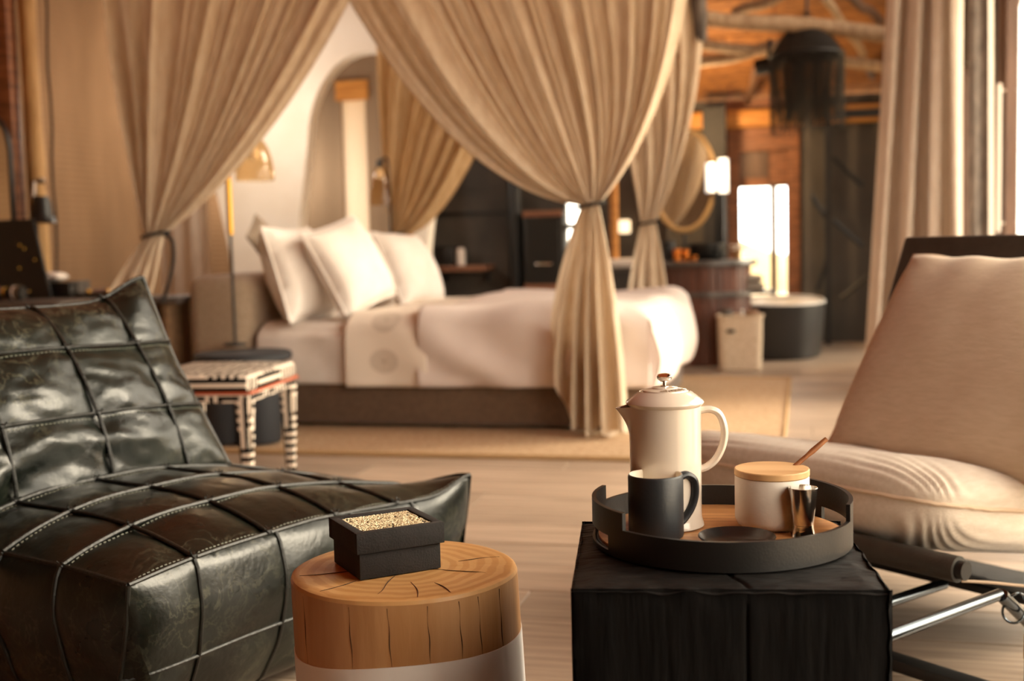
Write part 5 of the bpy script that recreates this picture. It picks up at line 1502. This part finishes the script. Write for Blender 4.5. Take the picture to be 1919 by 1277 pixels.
topthing('copper_cup', 'right copper cup of the two tall ones beside the basin', 'cup', 1283, 8.98, [(0, 0), (.026, 0), (.034, .085), (.032, .085), (.024, .006), (0, .006)], 'copper')
topthing('copper_dish', 'low copper dish at the front edge of the washstand', 'dish', 1297, 8.84, [(0, 0), (.030, 0), (.042, .04), (.040, .04), (.028, .006), (0, .005)], 'copper')
topthing('black_canister', 'black canister at the left end of the washstand counter', 'canister', 1254, 9.10, [(0, 0), (.045, 0), (.045, .15), (.03, .16), (0, .16)], 'black_steel')
# small flowers in a glass
P = aty(1388, 470, 8.92); fv = thing('flower_glass', 'little glass of pale flowers at the right end of the washstand', 'flowers', (P.x - .015, P.y + .04, vz + .0008))
bm = B(); lathe(bm, [(0, 0), (.022, 0), (.026, .06), (.024, .06), (.02, .005), (0, .004)], 20); obj('glass', bm, 'lamp_glass', fv)
rr = random.Random(3)
for k in range(7):
    t = rr.uniform(0, 6.28); e = Vector((.05 * math.cos(t), .04 * math.sin(t), .085 + rr.uniform(-.01, .04)))
    bm = B(); tube(bm, [(0, 0, .01), e * .6 + Vector((0, 0, .02)), e], .002, 5); f_ = obj('stem', bm, 'outdoor_hill', fv)
    bm = B()
    for j in range(5):
        a = j * 1.257; b2 = bmesh.new(); bmesh.ops.create_icosphere(b2, subdivisions=1, radius=.011)
        for v in b2.verts: v.co = Vector((v.co.x, v.co.y, v.co.z * .5)) + e + Vector((.010 * math.cos(a), .010 * math.sin(a), .002))
        join(bm, b2)
    obj('blossom', bm, 'pale_cloth', f_)
# hanging mirror
mcen = aty(1281, 337, 9.32); mrot = math.radians(-10.5)
mi = thing('round_mirror', 'oval mirror with a woven rim hung on a thin black rod above the washstand', 'mirror', mcen, mrot)
RX, RY = .235, .388
def ell(k, n, f=1.): t = 2 * PI * k / n; return Vector((RX * f * math.cos(t), 0, RY * f * math.sin(t)))
bm = B(); tube(bm, [ell(k, 48, 1.02) for k in range(48)], .022, 10, True); obj('frame', bm, 'mirror_frame', mi)
bm = B(); extrude_poly(bm, [ell(k, 48) + Vector((0, .004, 0)) for k in range(48)], (0, .008, 0)); obj('mirror_glass', bm, 'mirror', mi, False)
bm = B(); extrude_poly(bm, [ell(k, 48, 1.0) + Vector((0, .014, 0)) for k in range(48)], (0, .008, 0)); obj('backing', bm, 'frame_wood', mi, False)
bm = B(); tube(bm, [(.0, .01, RY), (.0, .01, 1.55)], .012, 8); tube(bm, [(.0, .01, -RY - .0), (.0, .01, -mcen.z + vz + .003)], .012, 8); obj('rod', bm, 'black_steel', mi)
# sconce
sp0 = aty(1331, 332, 9.22); 
sn = thing('tube_sconce', 'wall light of two upright frosted glass tubes right of the oval mirror', 'wall light', sp0, YAW)
for x0, y0, y1 in ((1331, 306, 360), (1355, 298, 362)):
    a = aty(x0, y0, 9.22) - sp0; b = aty(x0, y1, 9.22) - sp0
    bm = B(); tube(bm, [(a.x, 0, a.z), (a.x, 0, b.z)], .038, 20); obj('glass_tube', bm, 'sconce_glow', sn)
a = aty(1344, 332, 9.22) - sp0
bm = B(); addbox(bm, (a.x, .03, -.01), (.03, .05, .18), bev=.004); addbox(bm, (a.x, 0, -.01), (.12, .02, .02), bev=.003); obj('bracket', bm, 'brass', sn)
obj('post', box((a.x + .01, .045, (vz + .002 - sp0.z) / 2 - .05), (.075, .05, sp0.z - vz - .1)), 'black_steel', sn)
l = bpy.data.lights.new('sconce_lamp', 'POINT'); l.energy = 5; l.color = (1, .78, .5); l.shadow_soft_size = .08
lo = bpy.data.objects.new('sconce_lamp', l); COL.objects.link(lo); lo.location = sp0 + Vector((.05, -.14, .02))
# bathroom ceiling glow: two warm lamps on the wall plate
for k, (uu, vv, zz_) in enumerate(((-.85, 10.0, 1.85),)):
    l = bpy.data.lights.new('up_light', 'POINT'); l.energy = 40; l.color = (1, .66, .32); l.shadow_soft_size = .06
    lo = bpy.data.objects.new('up_light', l); COL.objects.link(lo); lo.location = uv(uu, vv, zz_)
# small lit wall lamp seen past the tied drape
P = atv(1171, 425, 9.92); wl = thing('wall_lamp', 'small square lit wall lamp between the two tied drapes', 'wall light', P, YAW)
obj('shade', box((0, -.02, 0), (.095, .05, .11), bev=.012), 'wall_lamp_glow', wl); obj('back_plate', box((0, .012, 0), (.06, .02, .07), bev=.004), 'brass', wl)
# side counter behind the bed foot
P = atv(1172, 470, 9.6); scn = thing('side_counter', 'low dark counter with pale folded linen behind the foot of the bed', 'counter', (P.x, P.y, 0), YAW)
obj('carcass', box((0, 0, .36), (.62, .4, .70), bev=.006), 'dark_wall', scn); obj('top', box((0, 0, .725), (.66, .44, .03), bev=.004), 'counter', scn)
tag(obj('folded_linen', box((0, 0, .035), (.30, .24, .07), bev=.02, seg=3), 'pale_cloth', loc=(P.x + .02, P.y - .02, .7412), rotz=YAW), 'small stack of pale linen on the dark counter behind the bed foot', 'linen')
# bathtub
tcn = Vector((2.205, 9.80, 0)); TX, TY, TH_ = .385, .80, .43
tbm = thing('bathtub', 'freestanding oval bathtub, black outside and white inside', 'bathtub', tcn, math.radians(-12))
def superell(th, n=2.6): c, s = math.cos(th), math.sin(th); return math.copysign(abs(c) ** (2 / n), c), math.copysign(abs(s) ** (2 / n), s)
def ring_f(rx, ry):
    return lambda a: (rx * superell(2 * PI * a)[0], ry * superell(2 * PI * a)[1])
def tubwall(z0, z1, k0, k1):
    def f(a, b):
        x, y = superell(2 * PI * a); k = k0 + (k1 - k0) * b ** .8; return (x * (TX - .0) * k, y * TY * k, z0 + (z1 - z0) * b)
    return f
bm = B(); grid(bm, tubwall(.005, TH_, .90, 1.0), 64, 10, cu=True); bmesh.ops.holes_fill(bm, edges=[e for e in bm.edges if e.is_boundary and e.verts[0].co.z < .1]); obj('outer_shell', bm, 'tub_black', tbm)
bm = B()
grid(bm, lambda a, b: (lambda x, y: (x * TX * (1.008 - .075 * b), y * TY * (1.004 - .04 * b), TH_ + .012 * math.sin(PI * min(1, b * 1.0)) + .001))(*superell(2 * PI * a)), 64, 6, cu=True)
r_ = grid(bm, lambda a, b: (lambda x, y: (x * (TX * .935) * (1 - .12 * b), y * TY * .965 * (1 - .12 * b), TH_ + .001 - .34 * b))(*superell(2 * PI * a)), 64, 8, cu=True)
bm.faces.new([r[-1] for r in r_]); bmesh.ops.recalc_face_normals(bm, faces=bm.faces[:]); obj('inner_shell', bm, 'tub_white', tbm)
bm = B(); grid(bm, lambda a, b: (-TX - .02 + (2 * TX + .04) * a, -.16 + .32 * b, TH_ + .026 + .006 * math.sin(a * 19) - .10 * max(0, abs(2 * a - 1) - .94) / .06), 60, 6)
bmesh.ops.solidify(bm, geom=bm.faces[:], thickness=.012)
tag(obj('bath_towel', bm, 'towel', loc=tcn + Vector((-.03, .05, .0)), rotz=math.radians(-12)), 'grey towel laid across the rim of the bathtub', 'towel')
# basket
bp = at(1394, 696, 0); bk = thing('laundry_basket', 'tall cream woven basket with a hand slot, in front of the black bathtub', 'basket', (bp.x, bp.y + .13, .002), YAW)
bh = aty(1394, 594, bp.y + .02).z; bwid = 85 / FPX * bp.y
def bsk(k0, k1, inner):
    def f(a, b):
        x, y = superell(2 * PI * a, 5); k = k0 + (k1 - k0) * b
        return (x * bwid / 2 * k - 0, y * .125 * k, (.006 if inner else 0) + (bh - (.006 if inner else 0)) * b)
    return f
bm = B(); o1 = grid(bm, bsk(.93, 1, False), 64, 26, cu=True)
o = obj('woven_side', bm, 'basket', bk); o.modifiers.new('t', 'SOLIDIFY').thickness = .012
bm = B(); tube(bm, [(lambda x, y: Vector((x * bwid / 2, y * .125, bh)))(*superell(2 * PI * k / 64, 5)) for k in range(64)], .009, 8, True); obj('rim', bm, 'basket', bk)
hx_ = aty(1378, 620, bp.y).x - (bp.x); hz = aty(1378, 622, bp.y).z
obj('hand_slot', box((hx_, -.126, hz), (.06, .016, .026), bev=.006), 'black_box', bk)
bm = B(); lathe(bm, [(0, .004), (.1, .004), (.1, .01), (0, .01)], 20); obj('bottom', bm, 'basket', bk)
P = Vector((bp.x, bp.y + .13, 0))
tag(obj('rolled_mat', tube(B(), smoothpts([(-.05, 0, .02), (-.055, .0, .2), (-.05, .01, bh + .05)], 4), .045, 16), 'grey_card', loc=P + Vector((-.045, 0, .004))), 'grey rolled mat standing in the cream basket', 'mat')
tag(obj('rolled_towel', tube(B(), smoothpts([(0, 0, .02), (.005, .0, .2), (.0, .0, bh + .035)], 4), .05, 16), 'leather_tan', loc=P + Vector((.085, .005, .004))), 'brown rolled towel standing in the right side of the cream basket', 'towel')
tag(obj('white_bottle', lathe(B(), [(0, 0), (.018, 0), (.018, .34), (.008, .37), (.008, .43), (0, .43)], 16), 'tub_white', loc=P + Vector((.005, -.07, .012))), 'white bottle sticking up out of the cream basket', 'bottle')
# bead chandelier
chn = aty(1512, 110, 8.5); cd = thing('bead_chandelier', 'large dark bead chandelier with long hanging strands over the bathroom', 'chandelier', chn)
zT = aty(1512, 52, 8.5).z - chn.z; zM = aty(1512, 104, 8.5).z - chn.z; zB = aty(1512, 245, 8.5).z - chn.z; RM = 66 / FPX * 8.5; RT = 30 / FPX * 8.5
for (r, z) in ((RT, zT), (RM, zM), (RM * .62, zM - .02)):
    bm = B(); tube(bm, [(r * math.cos(2 * PI * k / 40), r * math.sin(2 * PI * k / 40), z) for k in range(40)], .012, 8, True); obj('ring', bm, 'black_steel', cd)
bm = B(); tube(bm, [(0, 0, zT), (0, 0, zT + .55)], .01, 8)
for k in range(4): t = k * PI / 2; tube(bm, [(RT * math.cos(t), RT * math.sin(t), zT), (0, 0, zT + .12)], .005, 6); tube(bm, [(RM * math.cos(t), RM * math.sin(t), zM), (RT * math.cos(t), RT * math.sin(t), zT)], .006, 6); tube(bm, [(RM * .62 * math.cos(t), RM * .62 * math.sin(t), zM - .02), (RM * math.cos(t), RM * math.sin(t), zM)], .006, 6)
obj('stem', bm, 'black_steel', cd)
def bead(bm_, p, r):
    vs = [bm_.verts.new(p + Vector(q) * r) for q in ((0, 0, 1), (1, 0, 0), (0, 1, 0), (-1, 0, 0), (0, -1, 0), (0, 0, -1))]
    for i in range(4):
        bm_.faces.new((vs[0], vs[1 + i], vs[1 + (i + 1) % 4])); bm_.faces.new((vs[5], vs[1 + (i + 1) % 4], vs[1 + i]))
bm = B(); rr = random.Random(11)
for k in range(84):
    t = 2 * PI * k / 84; nb = 22
    for j in range(nb):
        q = j / (nb - 1); r = RT + (RM - RT) * q; z = zT + (zM - zT) * q; bead(bm, Vector((r * math.cos(t), r * math.sin(t), z)), .0125)
for (R_, n_) in ((RM, 88), (RM * .62, 60)):
    for k in range(n_):
        t = 2 * PI * (k + rr.uniform(-.2, .2)) / n_; z = zM; e = zB + rr.uniform(-.04, .05) + (.0 if R_ == RM else .05)
        while z > e: bead(bm, Vector((R_ * math.cos(t), R_ * math.sin(t), z)), .0105 if z > e + .1 else .0085); z -= .0225
tag(obj('bead_strands', bm, 'bead_dark', cd, False), kind='stuff')
# spotlight
P = aty(1437, 122, 8.9); sl = thing('ceiling_spotlight', 'black cylindrical spotlight on the roof pole left of the chandelier', 'spotlight', P, YAW)
bm = B(); lathe(bm, [(0, -.09), (.05, -.09), (.06, -.07), (.06, .08), (.04, .10), (0, .10)], 28); bmesh.ops.transform(bm, matrix=Matrix.Rotation(PI / 2 - .2, 4, 'Y'), verts=bm.verts[:]); obj('can', bm, 'black_steel', sl)
bm = B(); addbox(bm, (.02, 0, .11), (.03, .03, .16), bev=.003); obj('bracket', bm, 'black_steel', sl)

# ================================================================== KITCHENETTE ON THE DARK WALL
a = atv(808, 500, VK - .3); b = atv(913, 500, VK - .3)
zt_ = a.z; sw_ = (b - a).dot(UX)
sh = thing('wall_shelf', 'reddish wooden shelf on the dark wall beyond the bed', 'shelf', uv((a.dot(UX) + b.dot(UX)) / 2, VK - .05 - .16, zt_), YAW)
obj('board', box((0, 0, -.02), (sw_, .30, .045), bev=.004), 'walnut_shelf', sh)
for x in (-sw_ / 2 + .06, sw_ / 2 - .06): obj('bracket', box((x, .12, -.09), (.02, .06, .1)), 'black_steel', sh, False)
def shelfbox(name, label, cat, x0, x1, ytop, m, dep=.2):
    A_ = atv(x0, 496, VK - .3); B_ = atv(x1, 496, VK - .3); h = atv(x0, ytop, VK - .3).z - zt_ - .004
    r = thing(name, label, cat, uv((A_.dot(UX) + B_.dot(UX)) / 2, VK - .22, zt_ + .0035), YAW); return r, (B_ - A_).dot(UX), h
r, w_, h = shelfbox('coffee_machine', 'black box-shaped coffee machine on the wooden shelf', 'coffee machine', 815, 853, 465, 'black_box')
obj('body', box((0, 0, h / 2), (w_, .2, h), bev=.012), 'black_box', r); obj('drip_tray', box((0, -.11, .012), (w_ * .8, .05, .02), bev=.003), 'black_steel', r); obj('top_plate', box((0, 0, h + .004), (w_ * .9, .18, .01), bev=.003), 'black_steel', r)
P = atv(864, 494, VK - .25); h = atv(864, 466, VK - .25).z - zt_
cu_ = thing('white_jar', 'tall white jar with a dark lid beside the coffee machine', 'jar', (P.x, P.y, zt_ + .0035))
bm = B(); lathe(bm, [(0, 0), (.034, 0), (.038, .01), (.038, h - .02), (.03, h), (0, h)], 24); obj('body', bm, 'pale_cloth', cu_)
bm = B(); lathe(bm, [(0, h), (.032, h), (.032, h + .015), (0, h + .017)], 24); obj('lid', bm, 'black_box', cu_)
# dark cabinet with wood trim
a = atv(980, 396, VK - .35); b = atv(1056, 550, VK - .35)
ccx, cwd = (a.dot(UX) + b.dot(UX)) / 2, (b - a).dot(UX)
zb_ = atv(1015, 548, VK - .35).z; zt_c = atv(1015, 397, VK - .35).z
kc = thing('tall_cabinet', 'tall black cabinet with walnut trim rails on the dark wall', 'cabinet', uv(ccx, VK - .22, .004), YAW)
obj('body', box((0, 0, zt_c / 2), (cwd, .24, zt_c), bev=.006), 'black_box', kc)
obj('trim_rail', box((0, -.125, zt_c - .02), (cwd, .03, .05), bev=.004), 'walnut_shelf', kc, False); obj('trim_rail', box((0, -.125, zb_ + .04), (cwd, .03, .05), bev=.004), 'walnut_shelf', kc, False)
obj('door', box((0, -.128, (zt_c + zb_) / 2), (cwd * .86, .02, zt_c - zb_ - .12), bev=.005), 'black_steel', kc, False)
P = atv(1020, 496, VK - .36); obj('handle', box((P.dot(UX) - ccx, -.15, P.z), (.14, .03, .02), bev=.006), 'steel', kc)
bm = B(); P = atv(967, 450, VK - .2); tube(bm, [(0, 0, z * .3) for z in range(9)], .06, 20)
tag(obj('stove_pipe', bm, 'black_steel', loc=(P.x, P.y, .004)), 'thick black pipe rising beside the tall cabinet on the dark wall', 'pipe')
for o_ in list(bpy.data.objects):
    if o_.type == 'MESH' and not o_.parent and 'label' not in o_ and 'kind' not in o_: print('UNTAGGED', o_.name)
